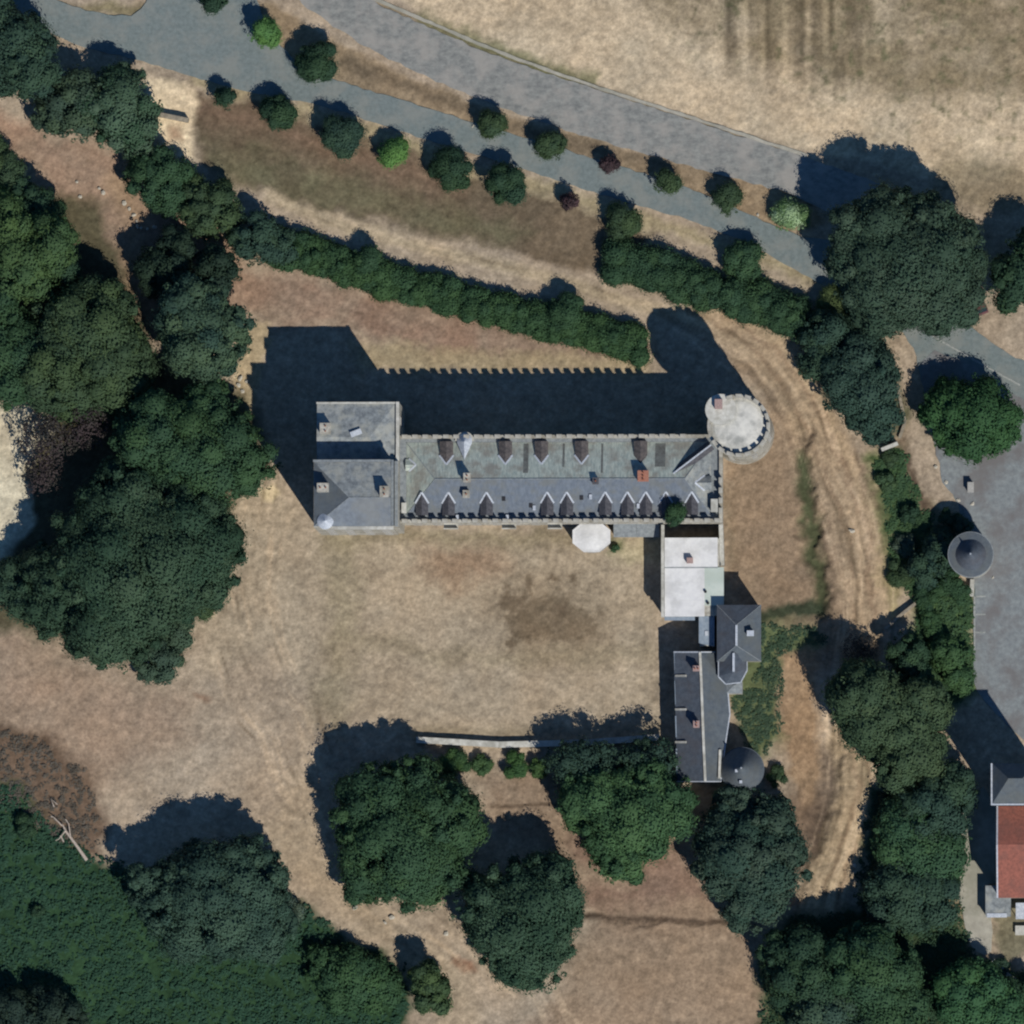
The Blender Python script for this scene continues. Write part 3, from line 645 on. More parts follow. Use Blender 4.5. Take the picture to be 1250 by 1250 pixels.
# north east
tree('gigantic grey green plane tree over the road junction', [(1105, 322, 72), (1145, 312, 52), (1080, 352, 54, .9), (1145, 358, 50, .85), (1048, 318, 38, .85), (1085, 280, 48, .95), (1135, 275, 36, .9), (1040, 280, 28, .85)], 15.2, (.034, .056, .034), tint2=(.050, .072, .044))
tree('dark tree cut by the right edge beside the road junction', [(1242, 345, 34), (1268, 320, 40)], 10, G_DEEP)
tree('bright green spreading tree on the square south of the junction', [(1190, 512, 48), (1160, 500, 34, .85), (1215, 520, 32, .9), (1165, 530, 24, .7)], 8.5, (.030, .066, .026), tint2=(.042, .088, .030))
tree('dark tree at the east end of the hedge above the round tower', [(1012, 415, 34), (1000, 440, 26, .8)], 7, G_BLUE)
tree('dark blue green tree between the dirt track and the bright green tree', [(1052, 470, 46), (1068, 505, 32, .85), (1050, 440, 34, .9)], 9.5, G_BLUE, tint2=(.04, .065, .045))
tree('low olive bushy tree under the plane tree beside the road', [(1020, 372, 22), (1045, 384, 16, .8)], 3.2, (.065, .085, .035))
bush('dark bush on the green bank left of the conical east tower', 1112, 628, 14, 2.6, G_DEEP)
tree('dark tree on the green bank south west of the conical east tower', [(1132, 694, 24), (1150, 672, 16, .8)], 6, G_BLUE)
bush('light green bush at the top of the green bank by the track', 1080, 590, 15, 2.0, (.05, .08, .04))
bush('grey green bush low on the bank below the red earth edge', 1105, 665, 16, 1.8, (.07, .09, .06))
bush('green bush beside the white bays south of the conical east tower', 1175, 725, 14, 2.0, G_MID)
# east and south east
tree('olive and dark tree leaning over the dirt track with a long shaded side', [(1076, 878, 50), (1112, 910, 42, .9), (1056, 852, 42), (1124, 862, 34, .85), (1096, 935, 28, .8)], 12.5, G_OLIVE, tint2=(.056, .078, .036), dens=.9)
bush('leafy shrub crowding the north side of the gate tower', 1176, 642, 13, 3.4, G_BLUE)
bush('dark shrub hugging the west wall of the gate tower', 1150, 655, 20, 3.0, G_BLUE)
bush('dark green shrub just north west of the gate tower', 1158, 632, 16, 2.4, G_DEEP)
bush('green shrub at the south west foot of the gate tower', 1160, 712, 22, 2.6, G_MID)
bush('olive shrub on the bank halfway between track and gate tower', 1100, 700, 20, 2.0, G_OLIVE)
bush('low olive shrub at the edge of the dirt track below the wall stub', 1088, 560, 14, 1.6, G_OLIVE)
bush('rough green shrub on the bank north of the diagonal wall', 1132, 730, 18, 2.2, G_MID)
bush('dark shrub at the wood edge under the olive tree', 1130, 955, 24, 3.0, G_DEEP)
bush('spreading olive shrub at the east foot of the conical tower', 948, 948, 15, 1.8, G_OLIVE)
tree('small bare twiggy tree right at the foot of the diagonal wall', [(1052, 792, 16)], 3.5, (.05, .04, .035), dens=.4, core=0)
tree('dark upright tree south of the diagonal wall', [(1108, 800, 26), (1118, 830, 22, .8)], 6.5, G_DEEP)
tree('green tree beside the parking bays lower down the bank', [(1158, 800, 24), (1170, 830, 20, .8)], 4.5, (.04, .075, .032))
tree('green tree between the olive tree and the pale driveway', [(1140, 985, 42), (1165, 960, 28, .85)], 8, G_BLUE)
tree('wide green tree left of the pale driveway', [(1112, 1020, 46), (1142, 1045, 38, .9)], 6.5, (.034, .068, .034))
tree('dark green tree below the wide one beside the driveway bend', [(1098, 1090, 42), (1132, 1100, 38, .85)], 6.5, G_BLUE)
tree('dark tree where the dirt track disappears at the bottom', [(985, 1190, 48), (955, 1165, 28, .8)], 9.5, G_DEEP)
tree('green tree in the middle of the bottom right wood', [(1060, 1190, 56), (1090, 1230, 44, .9)], 11.5, G_MID)
tree('grey green tree on the bottom edge of the south east wood', [(1010, 1245, 44), (1050, 1270, 40)], 9, (.04, .065, .045))
tree('bright green tree on the bottom edge right of the big shadow', [(1185, 1220, 44), (1220, 1240, 34, .9)], 8.5, (.036, .08, .036))
tree('small tree in the corner right below the garden', [(1245, 1215, 26)], 4.5, G_DEEP)
bush('blue black garden bush beside the foot of the driveway', 1222, 1182, 14, 2.0, G_BLUE, dens=.7)
tree('tall ivy green tree squeezed between the main range and the white roofed wing', [(826, 626, 10), (822, 634, 7, .97)], 17.2, G_MID, flat=1.1)
bush('round bush on the lawn beside the eight sided bay', 751, 668, 7, 1.1, G_MID)
bush('small green bush close under the west end of the terrace wall', 556, 932, 22, 3.0, (.04, .075, .03))
bush('pale green low bush right of the small bush under the terrace wall', 590, 934, 14, 2.2, (.05, .085, .035))
bush('bright low bush under the middle of the terrace wall', 630, 933, 20, 3.0, (.04, .08, .03))
bush('bright low bush at the east end of the bushes under the terrace wall', 656, 936, 15, 2.4, (.05, .085, .03))
tree('thin tree shaped to cast lacy shade on the end of the terrace wall', [(712, 938, 34), (690, 930, 24, .9), (735, 930, 24, .95)], 8.5, G_BLUE, dens=.6, core=.5)  # sparse crown added and raised for the lacy shadow it casts
tree('thin leaved tree shaped to cast lacy shade beside the lower end of the service wing', [(800, 932, 30), (772, 928, 24, .9)], 8.8, G_BLUE, dens=.55, core=.5)  # second sparse crown, raised to enlarge its shadow
hedge('long dark green hedge running diagonally north of the chateau', [(335, 302), (380, 312), (430, 328), (500, 350), (580, 370), (650, 390), (720, 404), (782, 420)], 42, 3.2, (.034, .066, .03))
hedge('tall thick hedge beside the road north east of the chateau', [(748, 316), (800, 332), (860, 350), (920, 368), (985, 396)], 48, 4.0, (.032, .062, .032))
hedge('dark scruffy hedge along the east side of the dirt track', [(1080, 980), (1077, 1020), (1070, 1060), (1062, 1110)], 20, 2.0, (.028, .045, .028))
hedge('scrubby green hedge line below the diagonal wall', [(1128, 748), (1140, 770), (1146, 800)], 26, 2.4, (.04, .075, .032))

# low ground cover
def cover(name, label, poly, n, hmin, hmax, tint, leaf=.5, tint2=None):
    xs = [p[0] for p in poly]; ys = [p[1] for p in poly]
    X = rng.uniform(min(xs), max(xs), n * 3); Y = rng.uniform(min(ys), max(ys), n * 3)
    wx = X + fbm(X / 20, Y / 20, 2) * 22; wy = Y + fbm(X / 20, Y / 20, 4) * 22
    k = sd_poly(wx, wy, poly) < 0; X = X[k][:n]; Y = Y[k][:n]
    hh = hmin + (hmax - hmin) * np.clip(.5 + fbm(X / 16, Y / 16, 1) * 2.2, 0, 1)
    lobes = [(*P(x, y, 0)[:2], h * .3 - .35, random.uniform(.55, .8) if hmax > .4 else random.uniform(.42, .6)) for x, y, h in zip(X, Y, hh)]
    me = leaf_mesh(name, lobes, tint, leaf, .8, 0, tint2=tint2, up=.72, var=.10); o = bpy.data.objects.new(name, me); COL.objects.link(o)
    o['kind'] = 'stuff'; o['label'] = label; o['category'] = 'ground cover'
    return o
cover('meadow_growth', 'dense dark green low growth covering the bottom left meadow', [(-60, 955), (18, 955), (60, 1005), (110, 1048), (180, 1060), (300, 1085), (375, 1110), (430, 1155), (495, 1175), (490, 1320), (-60, 1320)], 2600, .10, .42, (.024, .054, .030), .6, (.028, .058, .031))
cover('bank_growth', 'low green growth on the bank between dirt track and square', [(1068, 560), (1096, 552), (1120, 610), (1148, 650), (1150, 715), (1186, 728), (1188, 835), (1150, 880), (1110, 800), (1122, 740), (1092, 700), (1082, 630)], 900, .12, .5, (.042, .074, .034), .4)
cover('wood_undergrowth', 'dark undergrowth filling the gaps of the south east wood', [(1060, 960), (1178, 965), (1170, 1000), (1165, 1070), (1180, 1150), (1250, 1195), (1260, 1300), (930, 1300), (925, 1180), (960, 1125), (1050, 1110)], 1300, .2, .8, (.03, .055, .03), .45)
cover('ditch_growth', 'green weeds on the slope east of the slate roofed pavilion', [(928, 762), (1000, 766), (1008, 785), (955, 800), (948, 900), (925, 925), (902, 900), (893, 852), (915, 840), (930, 810)], 320, .08, .26, (.042, .066, .036), .35, (.055, .075, .042))
cover('scrub', 'brown dead scrub beside the dark meadow', [(-40, 885), (50, 900), (100, 940), (125, 1000), (118, 1035), (70, 1030), (-40, 960)], 420, .08, .28, (.088, .068, .05), .35, (.125, .098, .074))

# ------------------------------------------------------------------ chateau: main range
def wx(px, h): return P(px, 625, h).x
def wy(py, h): return P(625, py, h).y
Hp = 13.6
X0, X1, YN, YS = wx(488, Hp), wx(882, Hp), wy(531, Hp), wy(638, Hp)
rng_t = thing('chateau_main_range', 'long main range of the chateau with slate roof, dormers and crenellated parapet', 'building', ((X0 + X1) / 2, (YN + YS) / 2, 0))
c = .38
part('wall', MB().box(X0, YS + c, -1, X1 - c, YN - c, 12.9), stone, rng_t)
pr = MB()
pr.box(X0, YS, 12.4, X1, YS + .5, Hp); pr.box(X0, YN - .5, 12.4, X1, YN, Hp); pr.box(X1 - .5, YS + .5, 12.4, X1, YN - .5, Hp)
part('parapet', pr, stone, rng_t)
st_ = MB(); st_.box(X0, YS + .26, 8.5, X1 - .26, YS + c, 8.75); st_.box(X0, YS + .26, 4.4, X1 - .26, YS + c, 4.65)
part('string_course', st_, stone, rng_t)
gt = MB(); gt.box(X0, YS + .5, 12.9, X1 - .5, YN - .5, 13.02)
part('gutter', gt, lead_dull, rng_t)
mer = local_mesh('merlon', MB().box(-.38, -.23, 0, .38, .23, .95).box(-.42, -.27, .95, .42, .27, 1.03), stone)
corb = local_mesh('corbel', MB().box(-.15, -.36, -.5, .15, .02, 0), stone)
def merlons(a, b, inset_dir, parent, step=1.48):
    a = Vector(a); b = Vector(b); L_ = (b - a).length; n = max(1, round(L_ / step)); d = (b - a) / n; ang = math.atan2(d.y, d.x)
    for i in range(n):
        p = a + d * (i + .5)
        inst('merlon', mer, parent, (p.x + inset_dir[0] * .25, p.y + inset_dir[1] * .25, Hp), ang)
merlons((X0, YS), (X1, YS), (0, 1), rng_t); merlons((X0, YN), (X1 - 5, YN), (0, -1), rng_t); merlons((X1, YS + .9), (X1, YN - 6), (-1, 0), rng_t)
# roof
ze = 13.05; zr = 15.5
ex0, ex1, ey0, ey1 = wx(496, ze), wx(868, ze), wy(628.5, ze), wy(540, ze)
rp0 = P(531, 585, zr); rp1 = P(836, 584, zr); ry = rp0.y; rp1.y = ry
A, B, Cc, D = (ex0, ey0, ze), (ex1, ey0, ze), (ex1, ey1, ze), (ex0, ey1, ze); E, F = tuple(rp0), tuple(rp1)
part('roof_south_slope', MB().add([A, B, F, E], [(0, 1, 2, 3)]), slate_s, rng_t)
part('roof_north_slope', MB().add([Cc, D, E, F], [(0, 1, 2, 3)]), slate_n, rng_t)
part('roof_west_hip', MB().add([D, A, E], [(0, 1, 2)]), slate_n, rng_t)
part('roof_east_hip', MB().add([B, Cc, F], [(0, 1, 2)]), slate_old, rng_t)
part('ridge_cap', MB().bar(E, F, .16, .07), lead_dull, rng_t)
for q, e_ in ((A, E), (D, E), (B, F), (Cc, F)): part('hip_cap', MB().bar(q, e_, .10, .05), lead_dull, rng_t)
for k, px in enumerate((642, 688, 735, 806)):
    x = wx(px, 14); part('patched_strip', MB().bar((x, ey1 - .2, ze + .06), (x, ry + (1.8 if k % 2 else .9), zr - (.8 if k % 2 else .42)), (.75, .3, .3, 1.5)[k], .03), slate_patch, rng_t)
tS = (zr - ze) / (ry - ey0); tN = (zr - ze) / (ey1 - ry)
def dormer_meshes(t, L1, L2, w_, roofm, suffix):
    zr_ = t * L1; z_e = t * L2
    body = MB().add([(-w_, 0, 0), (w_, 0, 0), (w_, 0, z_e), (0, 0, zr_), (-w_, 0, z_e), (w_, L2, z_e), (-w_, L2, z_e)],
                    [(0, 1, 2, 3, 4), (1, 5, 2), (0, 4, 6)])
    g = .035
    roof = MB().add([(-w_ - .06, -.12, z_e - .02 + g), (0, -.12, zr_ + g + .03), (0, L1, zr_ + g), (-w_ - .06, L2, z_e + g),
                     (w_ + .06, -.12, z_e - .02 + g), (w_ + .06, L2, z_e + g)], [(0, 1, 2, 3)[::-1], (4, 5, 2, 1)[::-1]])
    fl = MB().bar((-w_ - .12, L2 - .1, z_e + .05), (0, L1 + .08, zr_ + .06), .24, .05).bar((w_ + .12, L2 - .1, z_e + .05), (0.0, L1 + .08, zr_ + .065), .24, .05)
    win = MB().box(-w_ * .55, -.04, .12, w_ * .55, .02, max(.4, z_e * .95))
    return (local_mesh('dormer', body, stone), local_mesh('dormer_roof', roof, roofm), local_mesh('flashing', fl, lead), local_mesh('window', win, glass))
def place_dormer(ms, x, y, z, rz, parent, flash=True):
    o = inst('dormer', ms[0], parent, (x, y, z), rz)
    for nm, me in zip(('dormer_roof', 'flashing', 'window'), ms[1:]):
        if nm == 'flashing' and not flash: continue
        q = bpy.data.objects.new(nm, me); COL.objects.link(q); q.parent = o
    return o
dS = dormer_meshes(tS, 3.15, 1.75, .86, slate_dormer, 's'); dN = dormer_meshes(tN, 3.2, 2.0, .92, slate_brown, 'n')
for px in (515, 547.5, 594, 668, 692, 739, 766, 788.5, 813, 844.5):
    place_dormer(dS, wx(px, 14), ey0 + .02, ze, 0, rng_t)
for px in (545, 617, 661, 710, 782): place_dormer(dN, wx(px, 14), ey1 - .02, ze, math.pi, rng_t, flash=px != 782)
tW = (zr - ze) / (rp0.x - ex0); tE = (zr - ze) / (ex1 - rp1.x)
place_dormer(dormer_meshes(tW, 1.35, .5, .8, slate_n, 'w'), ex0 + .02, wy(567, 14), ze, -math.pi / 2, rng_t)
place_dormer(dormer_meshes(tE, 2.2, 1.0, 1.0, slate_old, 'e'), ex1 - .02, wy(590, 14), ze, math.pi / 2, rng_t)
# round white bay dormer on the north side
bx, by = wx(567, 14), wy(538, 14); bm_ = MB(); n = 20; zt = ze + tN * 2.9
vs = [(bx, by - 2.9 + 0.1, zt + .15), (bx, by - .2, zt + 1.0)]
arc = [(bx + 1.12 * math.cos(a), by + 1.12 * math.sin(a), ze + .9) for a in [-.35 + (math.pi + .7) * i / n for i in range(n + 1)]]
vs += arc; fs = [(1, 2 + i, 3 + i) for i in range(n)] + [(1, 0, 2), (1, 2 + n, 0)]
bay = MB().ring((bx, by), [(0.001, 8), (1.0, 8), (1.0, ze + .9), (0.001, ze + .9)], 28)
b_o = part('stair_turret', bay, stone, rng_t)
part('cone_roof', MB().add(vs, fs), lead, b_o)
part('turret_rim', MB().ring((bx, by), [(1.02, ze + .2), (1.36, ze + .2), (1.36, ze + .75), (1.02, ze + .75)], 28, 0, math.pi), stone_white, b_o)
def chimney(px, py, w_, d_, z0, z1, m, parent, pots=2, cap=stone):
    x, y = P(px, py, z1)[:2]
    ch = part('chimney', MB().box(x - w_ / 2, y - d_ / 2, z0, x + w_ / 2, y + d_ / 2, z1 - .15), m, parent)
    part('chimney_cap', MB().box(x - w_ / 2 - .06, y - d_ / 2 - .06, z1 - .15, x + w_ / 2 + .06, y + d_ / 2 + .06, z1), cap, ch)
    for k in range(pots):
        t = (k + .5) / pots - .5; px_, py_ = (x + t * w_, y) if w_ > d_ else (x, y + t * d_)
        part('chimney_pot', MB().tube([(px_, py_, z1), (px_, py_, z1 + .35)], [.13, .10], 8), clay, ch)
    return ch
chimney(570, 583, .95, 1.25, 13.5, 17.0, brick_pink, rng_t)
chimney(569, 603, .9, 1.0, 13.5, 15.9, stone_white, rng_t, 1)
chimney(727, 587, .8, .9, 13.5, 16.3, slate_brown, rng_t, 1, slate_dormer)
chimney(785, 581, 1.5, 1.5, 13.5, 16.6, brick, rng_t, 3, brick)
chimney(872, 617, .9, 1.8, 12.9, 14.6, stone_white, rng_t, 0, stone_white)
chimney(493, 620, .6, 1.4, 12.9, 14.4, stone_white, rng_t, 0, stone_white)
for px, py in ((615, 609), (648, 617), (710, 608)):
    zz = ze + tS * (wy(py, 14) - ey0); x, y = wx(px, 14), wy(py, 14)
    part('skylight', MB().add([(x - .25, y - .3, zz + .02), (x + .25, y - .3, zz + .02), (x + .25, y + .3, zz + .3), (x - .25, y + .3, zz + .3), (x - .25, y - .3, zz - .3), (x + .25, y - .3, zz - .3), (x + .25, y + .3, zz - .1), (x - .25, y + .3, zz - .1)], [(0, 1, 2, 3), (0, 4, 5, 1), (1, 5, 6, 2), (2, 6, 7, 3), (3, 7, 4, 0)]), dark_m, rng_t)
for px, py in ((721, 607), (779, 618), (558, 631), (619, 631), (652, 620)):
    zz = ze + max(0, tS * (wy(py, 14) - ey0)); x, y = wx(px, 14), wy(py, 14)
    part('vent', MB().box(x - .2, y - .35, zz - .1, x + .2, y + .35, zz + .45), lead, rng_t)
# link roof to round tower
a_, b_ = P(822, 578, 15.2), P(868, 543, 15.2)
lk = MB(); d_ = (b_ - a_).normalized(); nn_ = Vector((-d_.y, d_.x, 0)) * .75
lo = Vector((0, 0, -.7))
part('link_roof', MB().add([a_, b_, b_ + nn_ + lo, a_ + nn_ + lo, a_ - nn_ + lo, b_ - nn_ + lo], [(0, 3, 2, 1), (0, 1, 5, 4)]), slate_dormer, rng_t)
part('link_ridge', MB().bar(a_, b_, .22, .08), lead, rng_t)
# windows south facade
wf = local_mesh('window', MB().box(-.6, -.09, 0, .6, .03, .12).box(-.6, -.09, 2.1, .6, .03, 2.25).box(-.6, -.06, .12, -.48, .03, 2.1).box(.48, -.06, .12, .6, .03, 2.1).box(-.04, -.04, .12, .04, .03, 2.1).box(-.48, -.04, 1.35, .48, .03, 1.42), frame_m)
wp = local_mesh('pane', MB().box(-.48, -.02, .12, .48, .025, 2.1), glass)
def window(x, y, z, rz, parent, sc=None):
    o = inst('window', wf, parent, (x, y, z), rz, sc); q = bpy.data.objects.new('pane', wp); COL.objects.link(q); q.parent = o; return o
for px in range(508, 800, 24):
    for z in (1.2, 5.3, 9.4): window(wx(px, 9), YS + c, z, 0, rng_t)
for k in range(4):
    for z in (5.3, 9.4): window(X1 - c, YS + 2.2 + k * 2.2, z, math.pi / 2, rng_t)
for px in (549, 620, 676):
    x = wx(px, 12); part('balcony', MB().box(x - 1.05, YS - .65, 7.9, x + 1.05, YS + c, 8.15).box(x - 1.05, YS - .65, 8.15, x + 1.05, YS - .52, 8.9), stone_white, rng_t)

# ------------------------------------------------------------------ west pavilion
xw0, xw1 = wx(385, 20), wx(487, 18)
pv = thing('chateau_west_pavilion', 'tall west pavilion of the chateau with two slate roofs and a shaded slot', 'building', ((xw0 + xw1) / 2, wy(570, 18), 0))
hN, hS = 16.4, 21.2
xN0, xN1, yN1, yN0 = wx(387, hN), wx(487, hN), wy(491, hN), wy(563, hN)
xS0, xS1, yS1, yS0 = wx(383, hS), wx(478, hS), wy(561, hS), wy(643, hS)
part('north_block_wall', MB().box(xN0, yS1 + .003, -1, xN1, yN1, hN), stone, pv)
part('south_block_wall', MB().box(xS0, yS0, -1, xS1, yS1, hS), stone, pv)
part('east_spine_wall', MB().box(xS1 + .003, yS0 + .2, -1, xN1 - .003, yS1, hN + 1.6), stone, pv)
# north roof (hip on east)
z0, z1 = hN + .05, hN + 1.2
q = [(xN0, yS1 + .05, z0), (xN1 - .5, yS1 + .05, z0), (xN1 - .5, yN1 - .15, z0), (xN0, yN1 - .15, z0)]
ym = wy(533, z1); e1 = (xN0, ym, z1); f1 = (xN1 - 4.2, ym, z1)
rn = MB().add(q + [e1, f1], [(0, 1, 5, 4), (2, 3, 4, 5), (1, 2, 5), (3, 0, 4)])
part('north_roof', rn, slate_old, pv)
part('coping', MB().box(xN1 - .42, yS1 + .1, hN, xN1 + .05, yN1 + .08, hN + .55).box(xN0 - .08, yN1 - .18, hN, xN1 - .42, yN1 + .08, hN + .35), stone_white, pv)
part('coping', MB().box(xS0 - .08, yS1 - .3, hS, xS1, yS1 + .05, hS + .25).box(xS1 - .04, yS0 + .2, hS - .6, xS1 + .3, yS1, hS + .35), lead_dull, pv)
part('coping', MB().box(xS0 + 1.2, yS0 - .35, hS - .4, xS1 + .3, yS0 + .12, hS + .05), stone_white, pv)
z0, z1 = hS + .06, hS + 1.7; ym = wy(607, z1)
q = [(xS0 + .05, yS0 + .14, z0), (xS1 - .06, yS0 + .14, z0), (xS1 - .06, yS1 - .32, z0), (xS0 + .05, yS1 - .32, z0)]
e1 = (xS0 + 5.2, ym, z1); f1 = (xS1 - .06, ym, z1)
part('south_roof_slope', MB().add(q[:2] + [f1, e1], [(0, 1, 2, 3)]), slate_s2, pv)
part('north_roof_slope', MB().add(q[1:] + [e1, f1], [(1, 2, 3, 4), (0, 1, 4)]), slate_old, pv)
part('west_hip', MB().add([q[3], q[0], e1], [(0, 1, 2)]), slate_grey, pv)
rr = MB().bar(q[0], e1, .12, .05).bar(e1, f1, .12, .05); part('ridge_cap', rr, lead_dull, pv)
sp = MB().box(xS1 + .3, yS0 + .25, hN + 1.6, xN1 - .05, yS1, hN + 1.9); part('spine_coping', sp, lead_dull, pv)
for (px, py, ww, dd, zt_, zb, m) in ((397, 523, 1.5, 1.5, 19.0, hN, stone_white), (394, 595, 1.6, 1.2, 24.0, hS, stone_white), (469, 600, 1.2, 1.5, 24.2, hS, brick_pink)):
    chimney(px, py, ww, dd, zb, zt_, m, pv, 2)
tx, ty = P(397, 636, hS + .6)[:2]
tu = part('corner_turret', MB().ring((tx, ty), [(.001, hS - 5), (.7, hS - 4), (1.05, hS - 3), (1.05, hS + .4), (.001, hS + .4)], 20), stone_white, pv, True)
part('turret_roof', MB().ring((tx, ty), [(.001, hS + .4), (1.2, hS + .4), (.001, hS + 1.4)], 20), lead, tu)
part('roof_patch', MB().bar(P(428, 531, hN + 1.4), P(441, 526, hN + 1.2), .8, .12), lead, pv)
for k in range(4):
    for z in (1.2, 5.3, 9.4, 13.5): window(xS0 + 2 + k * 2.7, yS0, z, 0, pv)
for z in (5.3, 9.4, 12.5): window(xN1, yN1 - 2.5, z, math.pi / 2, pv)

# ------------------------------------------------------------------ round tower
Ht = 18.2
tc_ = P(902, 520, Ht); R = 37 * M_PX
rt = thing('round_tower', 'big round tower with pale flat roof and crenellations at the north east corner', 'tower', (tc_.x, tc_.y, 0))
part('wall', MB().ring(tc_, [(.001, -1), (R + .25, -1), (R - .1, 1.5), (R - .25, Ht - .8), (R + .12, Ht - .5), (R + .12, Ht + .1), (.001, Ht + .1)], 64), stone, rt, False)
part('parapet', MB().ring(tc_, [(R - .42, Ht + .1), (R + .15, Ht + .1), (R + .15, Ht + .6), (R - .42, Ht + .6)], 64), stone, rt)
part('terrace', MB().ring(tc_, [(.001, Ht + .1), (R - .42, Ht + .1), (R - .9, Ht + .32), (.001, Ht + .55)], 64), gravel_roof, rt)
for k in range(20):
    a = 2 * math.pi * k / 20
    if 1.9 < a < 3.6: continue
    inst('merlon', mer, rt, (tc_.x + (R - .13) * math.cos(a), tc_.y + (R - .13) * math.sin(a), Ht + .6), a + math.pi / 2, (1.1, 1, .72))
t2 = P(880, 500, Ht + .8); r2 = 19 * M_PX
part('stair_turret', MB().ring(t2, [(.001, 4), (r2, 4), (r2, Ht + .95), (.001, Ht + 1.05)], 40), stone_white, rt)
hx = P(877, 493, Ht + 2.0)
part('roof_hatch', MB().box(hx.x - .55, hx.y - .7, Ht + .5, hx.x + .55, hx.y + .7, Ht + 2.0), brick_pink, rt)
for z in (4, 8.5, 13):
    for a in (-1.9, -1.1, -.3, .5): window(tc_.x + (R - .12) * math.cos(a), tc_.y + (R - .12) * math.sin(a), z, a + math.pi / 2, rt, (.7, 1, .8))

# ------------------------------------------------------------------ octagonal bay, lean-to
oc = P(722, 655, 4.2); ob = thing('octagonal_bay', 'eight sided bay with flat white roof against the south front', 'bay', (oc.x, oc.y, 0))
ro = 25 * M_PX; pts = [(oc.x + ro * math.cos(math.pi / 8 + k * math.pi / 4), oc.y + ro * .82 * math.sin(math.pi / 8 + k * math.pi / 4)) for k in range(8)]
ins = lambda s_: [(oc.x + (p[0] - oc.x) * s_, oc.y + (p[1] - oc.y) * s_) for p in pts]
part('wall', MB().prism(ins(.93), -.5, 4.0), stone, ob)
part('roof', MB().prism(pts, 4.0, 4.25), white_roof, ob)
mcone = MB(); top = ins(.86); mcone.add([(p[0], p[1], 4.26) for p in top] + [(oc.x, oc.y, 4.65)], [(i, (i + 1) % 8, 8) for i in range(8)]); part('roof_crown', mcone, white_roof, ob)
for k in (4, 5, 6):
    a, b = ins(.935)[k], ins(.935)[(k + 1) % 8]; window((a[0] + b[0]) / 2, (a[1] + b[1]) / 2, 1.0, math.atan2(b[1] - a[1], b[0] - a[0]), ob)
lx0, lx1, ly1, ly0 = wx(749, 3.2), wx(805, 3.2), YS + .36, wy(656, 3.2)
lt = thing('lean_to', 'low grey lean-to roof between the eight sided bay and the white roofed wing', 'outbuilding', ((lx0 + lx1) / 2, ly0, 0))
part('wall', MB().box(lx0 + .15, ly0 + .15, -.5, lx1 - .1, ly1, 3.0), stone, lt)
npl = 4
for k in range(2):
    xa = lx0 + (lx1 - lx0) * k / 2 + (.03 if k else 0); xb = lx0 + (lx1 - lx0) * (k + 1) / 2
    part('roof_sheet', MB().add([(xa, ly0, 3.05), (xb, ly0, 3.05), (xb, ly1, 3.7), (xa, ly1, 3.7), (xa, ly0, 3.15), (xb, ly0, 3.15), (xb, ly1, 3.8), (xa, ly1, 3.8)], [(4, 5, 6, 7), (0, 1, 5, 4), (1, 2, 6, 5), (0, 4, 7, 3), (3, 2, 1, 0)]), lead_dull, lt)

# ------------------------------------------------------------------ white roofed wing
hw = 5.2
a0, a1, b1, b0 = wx(808, hw), wx(881, hw), wy(657, hw), wy(753, hw)
ww_ = thing('white_roofed_wing', 'flat white roofed wing running south from the main range', 'building', ((a0 + a1) / 2, (b0 + b1) / 2, 0))
ymid = wy(693, hw)
part('wall', MB().box(a0 + .1, b0 + .1, -1, a1 - .35, b1 - .1, hw - .15), stone, ww_)
part('upper_roof', MB().box(a0 + .4, ymid + .05, hw - .15, a1 - .6, b1, hw + .25), white_roof, ww_)
part('lower_roof', MB().box(a0 + .4, b0, hw - .15, wx(860, hw), ymid, hw + .05), white_roof, ww_)
part('lower_roof_east', MB().box(wx(860, hw) + .003, b0 + 1.6, hw - .15, a1 + .3, ymid, hw + .02), white_green, ww_)
part('parapet', MB().box(a0 - .1, b0 - .1, hw - .6, a0 + .35, b1 + 1.9, hw + .45), stone_white, ww_)
part('eaves_band', MB().box(a0 + .35, b0 - .55, hw - .8, wx(848, hw), b0 - .003, hw - .5), zinc, ww_)
for xs_ in (821, 836, 852, 866):
    xx_ = wx(xs_, hw); part('roof_seam', MB().box(xx_ - .04, ymid + .06, hw + .252, xx_ + .04, b1 - .1, hw + .27), white_roof, ww_)
for ys_ in (712, 734):
    yy_ = wy(ys_, hw); part('roof_seam', MB().box(a0 + .5, yy_ - .04, hw + .052, wx(859, hw), yy_ + .04, hw + .07), white_roof, ww_)
part('joint', MB().box(a0 + .4, ymid - .12, hw + .052, a1 - .6, ymid + .045, hw + .2), lead_dull, ww_)
c2 = P(842, 684, hw + 1.3); part('chimney', MB().box(c2.x - .45, c2.y - .4, hw, c2.x + .45, c2.y + .4, hw + 1.3), brick_pink, ww_)
for px, py in ((861, 722), (864, 736)):
    v_ = P(px, py, hw + .4); part('vent', MB().tube([(v_.x, v_.y, hw), (v_.x, v_.y, hw + .45)], [.22, .2], 10), dark_m, ww_)
for k in range(4): window(a0 + 1.2 + k * 1.5, b0 + .1, 1.0, 0, ww_)
lkz = 4.6
pz = thing('passage_roof', 'narrow blue grey zinc roofed passage linking white wing and slate pavilion', 'passage', P(862, 770))
zx0, zx1, zy1, zy0 = wx(853, lkz), wx(872, lkz), wy(756, lkz), wy(790, lkz)
part('wall', MB().box(zx0 + .1, zy0 + .1, -.5, zx1 - .1, zy1, lkz - .2), stone, pz)
part('roof', MB().prism([(zx0, zy0 + .5), (zx1, zy0), (zx1, zy1 + .4), (zx0, zy1 + .4)], lkz - .2, lkz), zinc, pz)
